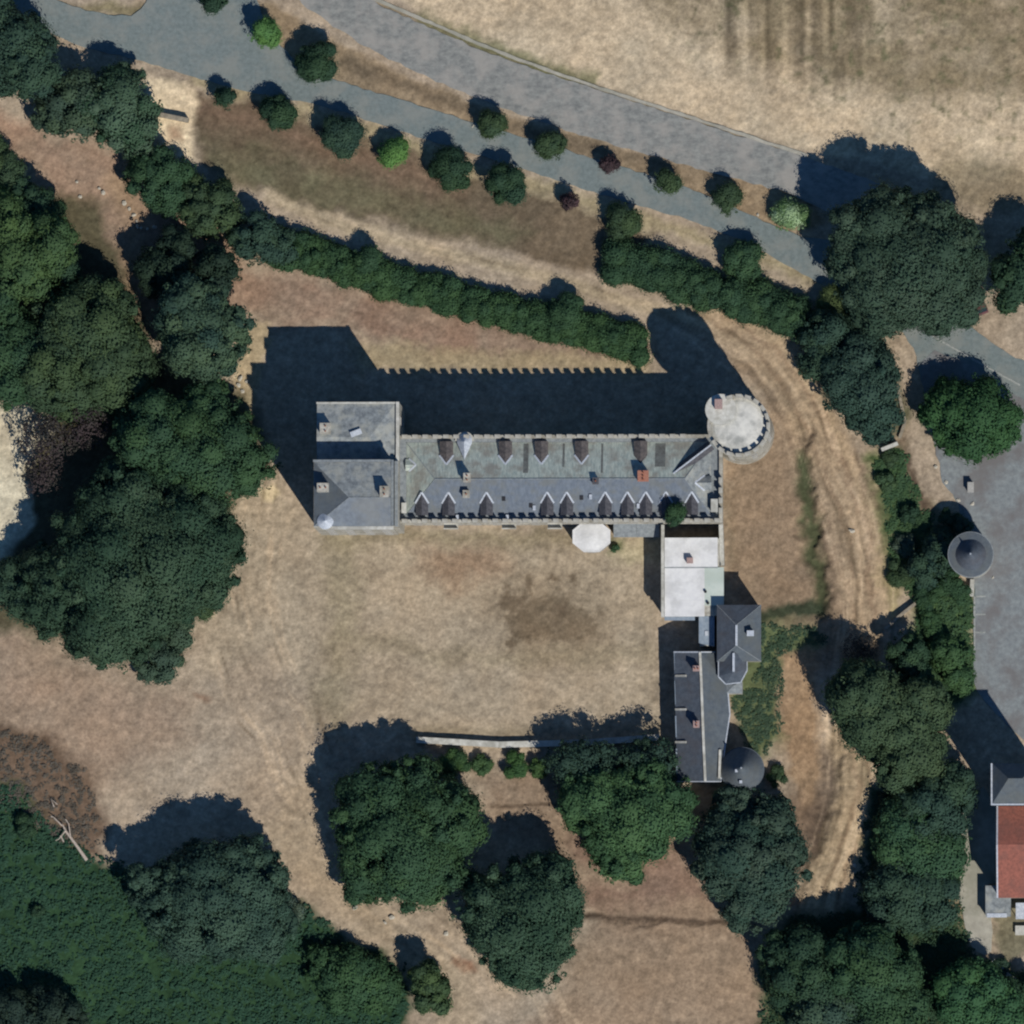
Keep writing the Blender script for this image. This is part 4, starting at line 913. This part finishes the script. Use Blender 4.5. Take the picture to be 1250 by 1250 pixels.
part('skylight', MB().box((zx0 + zx1) / 2 - .25, zy0 + 1.6, lkz, (zx0 + zx1) / 2 + .25, zy0 + 2.3, lkz + .15), lead, pz)
tw = thing('terrace_wall', 'pale narrow wall from the main range along the east side of the white wing', 'wall', P(881, 665))
part('wall_body', MB().obox(P(880, 640, 4), P(881.5, 690, 4), .5, -.5, 3.9), stone, tw)
part('coping', MB().obox(P(880, 640, 4), P(881.5, 690, 4), .62, 3.9, 4.05), stone_white, tw)

# ------------------------------------------------------------------ slate pavilion
he, hr = 7.2, 8.9
sp_ = thing('slate_pavilion', 'dark slate roofed pavilion with two hipped roofs south of the white wing', 'building', P(902, 780))
def hip(x0, x1, y0, y1, rx, ra, rb, ze_, zr_, m, parent, mm=None, name='roof'):
    """pixel rectangle at eave height; ridge at x=rx from y=ra to rb"""
    X0_, X1_, Y1_, Y0_ = wx(x0, ze_), wx(x1, ze_), wy(y0, ze_), wy(y1, ze_)
    ra_, rb_ = P(rx, ra, zr_), P(rx, rb, zr_)
    vs = [(X0_, Y0_, ze_), (X1_, Y0_, ze_), (X1_, Y1_, ze_), (X0_, Y1_, ze_), tuple(ra_), tuple(rb_)]
    part(name, MB().add([vs[3], vs[0], vs[5], vs[4]], [(0, 1, 2, 3)]), m, parent)
    part(name, MB().add([vs[1], vs[2], vs[4], vs[5]], [(0, 1, 2, 3)]), mm or m, parent)
    part(name, MB().add([vs[2], vs[3], vs[4]], [(0, 1, 2)]), m, parent)
    part(name, MB().add([vs[0], vs[1], vs[5]], [(0, 1, 2)]), mm or m, parent)
    part('ridge_cap', MB().bar(ra_, rb_, .32, .1), lead, parent)
    for u_, v_ in ((vs[3], ra_), (vs[2], ra_), (vs[0], rb_), (vs[1], rb_)): part('hip_cap', MB().bar(u_, v_, .09, .04), lead_dull, parent)
    return X0_, X1_, Y0_, Y1_
g = hip(875, 929, 739, 808, 899, 763, 788, he, hr, slate_dark, sp_, slate_grey)  # west and north slopes darker, sunny slopes lighter: shading put into the slate colour
part('wall', MB().box(g[0] + .25, g[2] + .25, -1, g[1] - .25, g[3] - .25, he - .02), stone, sp_)
g2x0, g2x1 = wx(877, 6.6), wx(913, 6.6)
P6 = lambda a, b, z=6.6: tuple(P(a, b, z))
e_, f_ = P6(895.5, 797, 8.5), P6(895.5, 820, 8.3)
o1, o2, o3, o4, o5, o6 = P6(877, 800), P6(877, 826), P6(886, 835), P6(904, 833), P6(912, 818), P6(912, 803)
lowr = MB().add([o1, o2, o3, o4, o5, o6, e_, f_], [(0, 1, 7, 6), (1, 2, 7), (2, 3, 7), (3, 4, 7), (4, 5, 6, 7)])
part('south_roof', lowr, slate_dark, sp_); part('ridge_cap', MB().bar(e_, f_, .32, .1), lead, sp_)
part('eaves_lead', MB().bar(o1, o2, .12, .05).bar(o2, o3, .2, .05).bar(o3, o4, .2, .05).bar(o4, o5, .2, .05).bar(o5, o6, .12, .05), lead, sp_)
part('south_wall', MB().prism([p[:2] for p in (P6(879, 812), P6(879, 825), P6(887, 833), P6(903, 831), P6(910, 817), P6(910, 812))], -1, 6.55), stone, sp_)
pc = P(896, 839, 5.4); part('porch', MB().prism([(pc.x - 1.1, pc.y - .8), (pc.x + 1.1, pc.y - .8), (pc.x + 1.1, pc.y + .9), (pc.x - 1.1, pc.y + .9)], -1, 5.0), stone_white, sp_)
part('porch_roof', MB().add([(pc.x - 1.2, pc.y - .9, 5.02), (pc.x + 1.2, pc.y - .9, 5.02), (pc.x + 1.2, pc.y + .9, 5.02), (pc.x - 1.2, pc.y + .9, 5.02), (pc.x, pc.y + .3, 5.7)], [(0, 1, 4), (1, 2, 4), (2, 3, 4), (3, 0, 4)]), lead_dull, sp_)
chimney(916, 773, .9, .7, 7.3, 9.3, stone_white, sp_, 0, lead)

# ------------------------------------------------------------------ service wing
zs, zsr = 5.0, 7.0
sv = thing('service_wing', 'long dark slate roofed service wing with pale ridge beside the courtyard', 'building', P(855, 875))
W5 = [P(822.5, 796, zs), P(823, 830, zs), P(824.5, 870, zs), P(825.5, 910, zs), P(826, 954, zs)]
Rg = [P(854.5, 796, zsr), P(856, 830, zsr), P(857.5, 870, zsr), P(859, 910, zsr), P(861, 954, zsr)]
E5 = [P(873, 796, zs), P(888, 836, zs), P(891, 872, zs), P(885, 912, zs), P(880, 954, zs)]
for k in range(4):
    part('west_slope', MB().add([W5[k], W5[k + 1], Rg[k + 1], Rg[k]], [(0, 1, 2, 3)]), slate_dark, sv)  # darker slate than the east slope, shade away from the sun put into colour
es = MB()
for k in range(4): es.add([Rg[k], Rg[k + 1], E5[k + 1], E5[k]], [(0, 1, 2, 3)])
part('east_slope', es, slate_grey, sv)
rb = MB()
for k in range(4): rb.bar(Rg[k] + Vector((0, 0, .01)), Rg[k + 1] + Vector((0, 0, .01)), .36, .1)
part('ridge_cap', rb, stone_white, sv)
out_ = [(p.x + .15, p.y) for p in W5] + [(p.x - .15, p.y) for p in E5[::-1]]
out_ = [(x, min(max(y, W5[-1].y + .15), W5[0].y - .15)) for x, y in out_]
part('wall', MB().prism(out_, -.5, zs - .04), stone, sv)
gb = MB()
for (a, r_, e2, yy) in ((W5[0], Rg[0], E5[0], -.1), (W5[-1], Rg[-1], E5[-1], .1)):
    v3 = [(a.x, a.y + yy, zs - .05), (r_.x, r_.y + yy, zsr - .03), (e2.x, e2.y + yy, zs - .05)]
    gb.add(v3 + [(x, y - yy * 1.4, z) for x, y, z in v3], [(0, 1, 2), (5, 4, 3), (0, 3, 4, 1), (1, 4, 5, 2)])
part('gable', gb, stone, sv)
for u_, v_, w_ in ((W5[0], Rg[0], .2), (Rg[0], E5[0], .16), (E5[1], E5[2], .16), (E5[2], E5[3], .16), (E5[3], E5[4], .16), (W5[-1], Rg[-1], .14), (Rg[-1], E5[-1], .14)):
    part('verge', MB().bar(u_, v_, w_, .07), lead, sv)
for py in (825, 866, 906):
    a = P(825, py, zs + .05); b = P(838, py, zs + .95); part('roof_ladder_strip', MB().bar(a, b, .3, .22), stone_white, sv)
for y0_, y1_ in ((797, 818), (831, 860), (874, 900), (914, 945)):
    part('gutter', MB().bar(P(823.5 + (y0_ - 797) * .02, y0_, zs), P(824 + (y1_ - 797) * .018, y1_, zs), .22, .05), zinc, sv)
chimney(850, 816, .9, .7, 5.4, 8.2, brick_pink, sv, 2, brick_pink); chimney(850, 884, .8, .9, 5.4, 8.2, brick_pink, sv, 2, brick_pink)
for k in range(9):
    t = (k + .6) / 9.5; y = W5[0].y + (W5[-1].y - W5[0].y) * t; window(W5[0].x + .25 + .5 * t, y, 1.2, -math.pi / 2, sv)

# SE conical tower
def cone_tower(name, label, px, py, r, heave, hpeak, m, rim=None, inner=1.0):
    c_ = P(px, py, heave); R_ = r * M_PX; th = thing(name, label, 'tower', (c_.x, c_.y, 0))
    part('wall', MB().ring(c_, [(.001, -1), (R_ - .1, -1), (R_ - .15, heave - .1), (.001, heave - .1)], 48), stone_white, th)
    part('cornice', MB().ring(c_, [(R_ - .5, heave - .3), (R_ + .12, heave - .3), (R_ + .12, heave - .02), (R_ - .5, heave - .02)], 48), rim, th)
    nseg = 32; Ri = R_ * inner
    if inner < 1: part('wall_walk', MB().ring(c_, [(Ri - .1, heave - .1), (R_, heave - .1), (R_, heave + .02), (Ri - .1, heave + .16)], 48), slate_grey, th)
    vs = [(c_.x + Ri * math.cos(2 * math.pi * k / nseg), c_.y + Ri * math.sin(2 * math.pi * k / nseg), heave + .06) for k in range(nseg)] + [(c_.x, c_.y, hpeak)]
    part('roof', MB().add(vs, [(k, (k + 1) % nseg, nseg) for k in range(nseg)]), m, th)
    part('finial', MB().tube([(c_.x, c_.y, hpeak - .1), (c_.x, c_.y, hpeak + .6)], [.16, .05], 8), lead, th)
    return th
ct = cone_tower('conical_tower', 'low round tower with conical slate roof at the south end of the service wing', 906, 939, 26, 5.4, 10.4, slate_grey, slate_grey)
for px, py in ((899, 941), (904, 954)):
    q = P(px, py, 9.0); part('roof_light', MB().box(q.x - .2, q.y - .2, 6.2, q.x + .2, q.y + .2, 9.3 if py < 950 else 8.3), lead, ct)
part('flank_wall', MB().obox(P(879, 915, 5.8), P(878, 950, 5.8), .35, 0, 5.9), stone_white, ct)
cone_tower('round_gate_tower', 'squat round tower with slate cone and ringed wall walk beside the square', 1185, 677, 27, 6.8, 9.8, slate_dark, rim=lead_dull, inner=.72)

# ------------------------------------------------------------------ south east neighbours
hq = 16.0
nx0, nx1, ny1, ny0 = wx(1211, hq), wx(1268, hq), wy(933, hq), wy(982, hq)
nb = thing('slate_tower_house', 'tall slate roofed house block cut by the right edge of the picture', 'house', ((nx0 + nx1) / 2, (ny0 + ny1) / 2, 0))
part('wall', MB().box(nx0 + .2, ny0 + .2, -1, nx1 - .2, ny1 - .2, hq - .05), stone, nb)
xm, ym_ = (nx0 + nx1) / 2, (ny0 + ny1) / 2
part('roof', MB().add([(nx0, ny0, hq), (nx1, ny0, hq), (nx1, ny1, hq), (nx0, ny1, hq), (xm - 1, ym_ + .6, hq + 3.2), (xm + 1, ym_ + .6, hq + 3.2)], [(0, 1, 5, 4), (1, 2, 5), (2, 3, 4, 5), (3, 0, 4)]), slate_grey, nb)
part('gutter', MB().box(nx0 - .22, ny0 - .2, hq - .1, nx0 - .003, ny1, hq + .12).box(nx0 - .22, ny0 - .25, hq - .1, nx1, ny0 - .003, hq + .13), lead, nb)
hz = 8.0; rx0, rx1, ry1, ry0 = wx(1217, hz), wx(1300, hz), wy(985, hz), wy(1097, hz)
rh = thing('red_roofed_house', 'red tiled house along the right edge below the slate block', 'house', ((rx0 + rx1) / 2, (ry0 + ry1) / 2, 0))
part('wall', MB().box(rx0 + .2, ry0 + .2, -1, rx1, ny0 - .3, hz - .05), stone, rh)
ryr = wy(1032, hz + 2.2)
part('north_tiles', MB().add([(rx1, ry1, hz), (rx0, ry1, hz), (rx0, ryr, hz + 2.3), (rx1, ryr, hz + 2.3)], [(0, 1, 2, 3)]), tile, rh)
part('south_tiles', MB().add([(rx0, ry0, hz), (rx1, ry0, hz), (rx1, ryr, hz + 2.3), (rx0, ryr, hz + 2.3)], [(0, 1, 2, 3)]), tile, rh)
part('gable', MB().add([(rx0 + .2, ry0 + .2, hz - .06), (rx0 + .2, ryr, hz + 2.2), (rx0 + .2, ry1, hz - .06), (rx0 + .4, ry0 + .2, hz - .06), (rx0 + .4, ryr, hz + 2.2), (rx0 + .4, ry1, hz - .06)], [(0, 1, 2), (5, 4, 3)]), stone, rh)
for yy_ in (ry0, ry1): part('verge', MB().bar((rx0, yy_, hz + .02), (rx0, ryr, hz + 2.32), .22, .08), lead, rh)
sh_ = thing('garden_shed', 'small grey flat roofed shed at the foot of the red roofed house', 'shed', P(1218, 1095))
q0 = P(1203, 1119, 2.6); q1 = P(1234, 1081, 2.6)
part('wall', MB().box(q0.x + .1, q0.y + .1, -.3, q1.x - .1, q1.y - .1, 2.5), stone, sh_); part('roof', MB().box(q0.x, q0.y, 2.5, q1.x, q1.y, 2.65), slate_old, sh_)
part('roof_edge', MB().box(q0.x + .2, q0.y - .12, 2.45, q1.x - .6, q0.y + .5, 2.75), lead, sh_)
chp = P(1228, 1087, 3.2); part('chimney', MB().box(chp.x - .4, chp.y - .4, 2.5, chp.x + .4, chp.y + .4, 3.2), stone_white, sh_)
s2 = thing('glass_canopy', 'white canopy on a dark frame beside the shed at the right edge', 'canopy', P(1246, 1112))
q0 = P(1240, 1122, 2.4); q1 = P(1275, 1102, 2.4)
part('canopy_roof', MB().box(q0.x, q0.y, 2.3, q1.x, q1.y, 2.4), lead, s2)
for xx in (q0.x + .2, q1.x - .2):
    for yy in (q0.y + .2, q1.y - .2): part('post', MB().box(xx - .05, yy - .05, -.2, xx + .05, yy + .05, 2.3), dark_m, s2)
tb = P(1247, 1136); tb_ = thing('garden_table', 'pale garden table on the terrace at the right edge', 'table', tb)
part('table_top', MB().box(tb.x - .9, tb.y - .7, .7, tb.x + .9, tb.y + .7, .76), stone_white, tb_)
for sx in (-.75, .75):
    for sy in (-.55, .55): part('leg', MB().box(tb.x + sx - .04, tb.y + sy - .04, -.1, tb.x + sx + .04, tb.y + sy + .04, .7), dark_m, tb_)

# ------------------------------------------------------------------ walls and small things
def lowwall(label, pts, wd, h, name='stone_wall', m=stone, cap=None):
    t = thing(name, label, 'wall', P(*pts[len(pts) // 2]))
    for a, b in zip(pts[:-1], pts[1:]): 
        A_, B_ = P(*a, h), P(*b, h); part('wall_body', MB().obox(A_, B_, wd, -.5, h - .08), m, t); part('coping', MB().obox(A_, B_, wd + .1, h - .08, h), cap or stone_white, t)
    return t
lowwall('long pale terrace wall between the courtyard and the southern trees', [(508, 903), (560, 906), (610, 909), (655, 908), (720, 906), (805, 900)], .8, 1.1)
lowwall('thin diagonal stone wall crossing the green bank', [(1080, 768), (1098, 752), (1122, 733)], .35, 1.0, cap=old_stone, m=old_stone)
lowwall('short pale wall stub beside the dark tree on the track', [(1076, 549), (1096, 541)], .45, 1.5)
lowwall('pale broken wall across the sandy gap top left', [(190, 139), (210, 143), (230, 147)], .6, 1.3, cap=old_stone, m=old_stone)
lowwall('low kerb wall at the corner of the square and the driveway bushes', [(1098, 535), (1105, 515), (1095, 470)], .35, .5, cap=old_stone, m=old_stone)
lowwall('pale retaining wall under the conical gate tower', [(1187, 707), (1186, 728)], .5, 1.2)
lowwall('garden wall slanting into the bottom right corner', [(1212, 1172), (1230, 1190), (1260, 1210)], .5, 1.2)
cb = P(1185, 595, 1); cab = thing('utility_cabinet', 'white utility cabinet on the square near the bright green tree', 'cabinet', (cb.x, cb.y, 0))
part('body', MB().box(cb.x - .4, cb.y - .7, 0, cb.x + .4, cb.y + .7, 1.35), lead, cab); part('lid', MB().box(cb.x - .46, cb.y - .76, 1.35, cb.x + .46, cb.y + .76, 1.43), frame_m, cab)
part('door', MB().box(cb.x + .403, cb.y - .6, .1, cb.x + .43, cb.y + .6, 1.25), frame_m, cab)
def rock_mesh(seed):
    import bmesh
    bm = bmesh.new(); bmesh.ops.create_icosphere(bm, subdivisions=1, radius=1); r_ = random.Random(seed)
    for v in bm.verts: v.co *= r_.uniform(.7, 1.15); v.co.z *= .6
    me = bpy.data.meshes.new('boulder'); bm.to_mesh(me); bm.free(); me.materials.append(rubble_m); return me
RK = [rock_mesh(i) for i in range(4)]
def boulder(px, py, r, label, group=None):
    p = P(px, py, .1); o = inst('boulder', random.choice(RK), None, (p.x, p.y, .05), random.random() * 6, (r, r * random.uniform(.6, 1), r)); o['label'] = label; o['category'] = 'boulder'
    if group: o['group'] = group
gr = 'pale rubble stones scattered at the edge of the reddish clearing'
for (px, py) in ((152, 248), (158, 255), (163, 262), (167, 270), (172, 278), (180, 279), (189, 277), (168, 276), (121, 230), (126, 235), (94, 222), (98, 240), (244, 327), (203, 297)):
    boulder(px, py, random.uniform(.25, .55), 'pale rubble stone at the edge of the reddish clearing', gr)
for (px, py) in ((293, 462), (291, 470), (296, 478), (301, 466)):
    boulder(px, py, random.uniform(.3, .6), 'pale stone lying west of the chateau by the wood edge', 'pale stones west of the chateau')
for px, py, lb in ((577, 154, 'bright pale stone beside the olive young tree between the roads'), (1187, 615, 'pale stone just south of the white utility cabinet'), (1098, 509, 'pale stone beside the kerb wall under the dark tree'),
                   (1142, 570, 'pale stone on the earth edge below the bright green tree'), (1155, 589, 'pale stone on the edge of the square left of the utility cabinet'), (1170, 610, 'pale stone at the top of the gate tower shadow'),
                   (1212, 705, 'pale stone beside the foot of the gate tower on the square'), (925, 262, 'pale stone on the verge left of the lime flowering shrub')):
    boulder(px, py, random.uniform(.25, .5), lb)
for px, py, lb in ((434, 1108, 'small pale stone on the dusty path below the terrace tree'), (470, 1126, 'pale stone on the dusty path, upper of a close pair'), (478, 1120, 'pale stone on the dusty path, right of a close pair'),
                   (545, 1140, 'small pale stone on the dusty path left of the egg shaped tree'), (1043, 1056, 'pale stone at the lower end of the dirt track'), (1040, 648, 'pale stone in the upper dirt track west of the gate tower')):
    boulder(px, py, random.uniform(.35, .55), lb)
lg = P(92, 1030); ft = thing('fallen_tree', 'bleached fallen dead tree lying at the edge of the brown scrub', 'dead tree', (lg.x, lg.y, 0))
Q = lambda a, b, z=.5: tuple(P(a, b, z))
part('trunk', MB().tube([Q(106, 1050), Q(92, 1030), Q(80, 1014), Q(76, 1006)], [.28, .22, .18, .1]), deadwood, ft)
for s_ in ([(80, 1014), (72, 1024), (68, 1026)], [(76, 1008), (66, 998), (62, 996)], [(86, 1022), (84, 1006), (80, 1000)], [(74, 1020), (78, 1028)], [(66, 985), (62, 975), (70, 982)]):
    part('branch', MB().tube([Q(*p, .7) for p in s_], [.13] + [.08] * (len(s_) - 1), 5), deadwood, ft)
lp = P(1064, 395, 3.0); dt = thing('pale_dead_trunk', 'pale bare trunk leaning out from under the plane tree', 'tree trunk', (lp.x, lp.y, 0))
part('trunk', MB().tube([(lp.x, lp.y - 1.2, -.2), (lp.x + .1, lp.y, 2.6), (lp.x + .4, lp.y + 1.8, 5.5)], [.35, .28, .2]), deadwood, dt)
# red car half under the plane tree
carred = mat('red_paint', (.13, .05, .05), (.11, .04, .04), scale=2, rough=.35, spec=.5); rubber = mat('rubber', (.02, .02, .02), scale=4)
cp = P(1194, 368); ca = math.radians(112)
car = thing('parked_car', 'dull red car parked half under the plane tree at the junction', 'car', (cp.x, cp.y, 0)); car.rotation_euler.z = ca
def cpart(name, mb, m, parent):
    me = mb.mesh(name); me.materials.append(m); o = bpy.data.objects.new(name, me); COL.objects.link(o); o.parent = parent; return o
prof = [(-2.1, .35), (-2.1, .8), (-1.9, .95), (-1.1, 1.0), (2.0, .92), (2.15, .7), (2.15, .35)]
def extr(prof, y, ins=0.0):
    n_ = len(prof); return MB().add([(x, -y, z) for x, z in prof] + [(x, y, z) for x, z in prof], [tuple(range(n_)), tuple(range(n_, 2 * n_))[::-1]] + [(i, i + n_, (i + 1) % n_ + n_, (i + 1) % n_) for i in range(n_)])
cpart('body', extr(prof, .85), carred, car); cpart('cabin', MB().add([(-1.8, -.8, .96), (1.0, -.8, .96), (1.0, .8, .96), (-1.8, .8, .96), (-1.3, -.62, 1.42), (.2, -.62, 1.42), (.2, .62, 1.42), (-1.3, .62, 1.42)], [(0, 1, 5, 4), (1, 2, 6, 5), (2, 3, 7, 6), (3, 0, 4, 7)]), glass, car)
cpart('car_roof', MB().box(-1.32, -.64, 1.42, .22, .64, 1.48), carred, car)
for x in (-1.3, 1.35):
    for y in (-.8, .8): cpart('wheel', MB().tube([(x, y - .1, .31), (x, y + .1, .31)], [.31, .31], 14), rubber, car)
for y in (-.6, .6): cpart('headlight', MB().box(2.13, y - .16, .6, 2.18, y + .16, .74), lead, car)
print('tris approx', sum(len(m.polygons) * 2 for m in bpy.data.meshes))
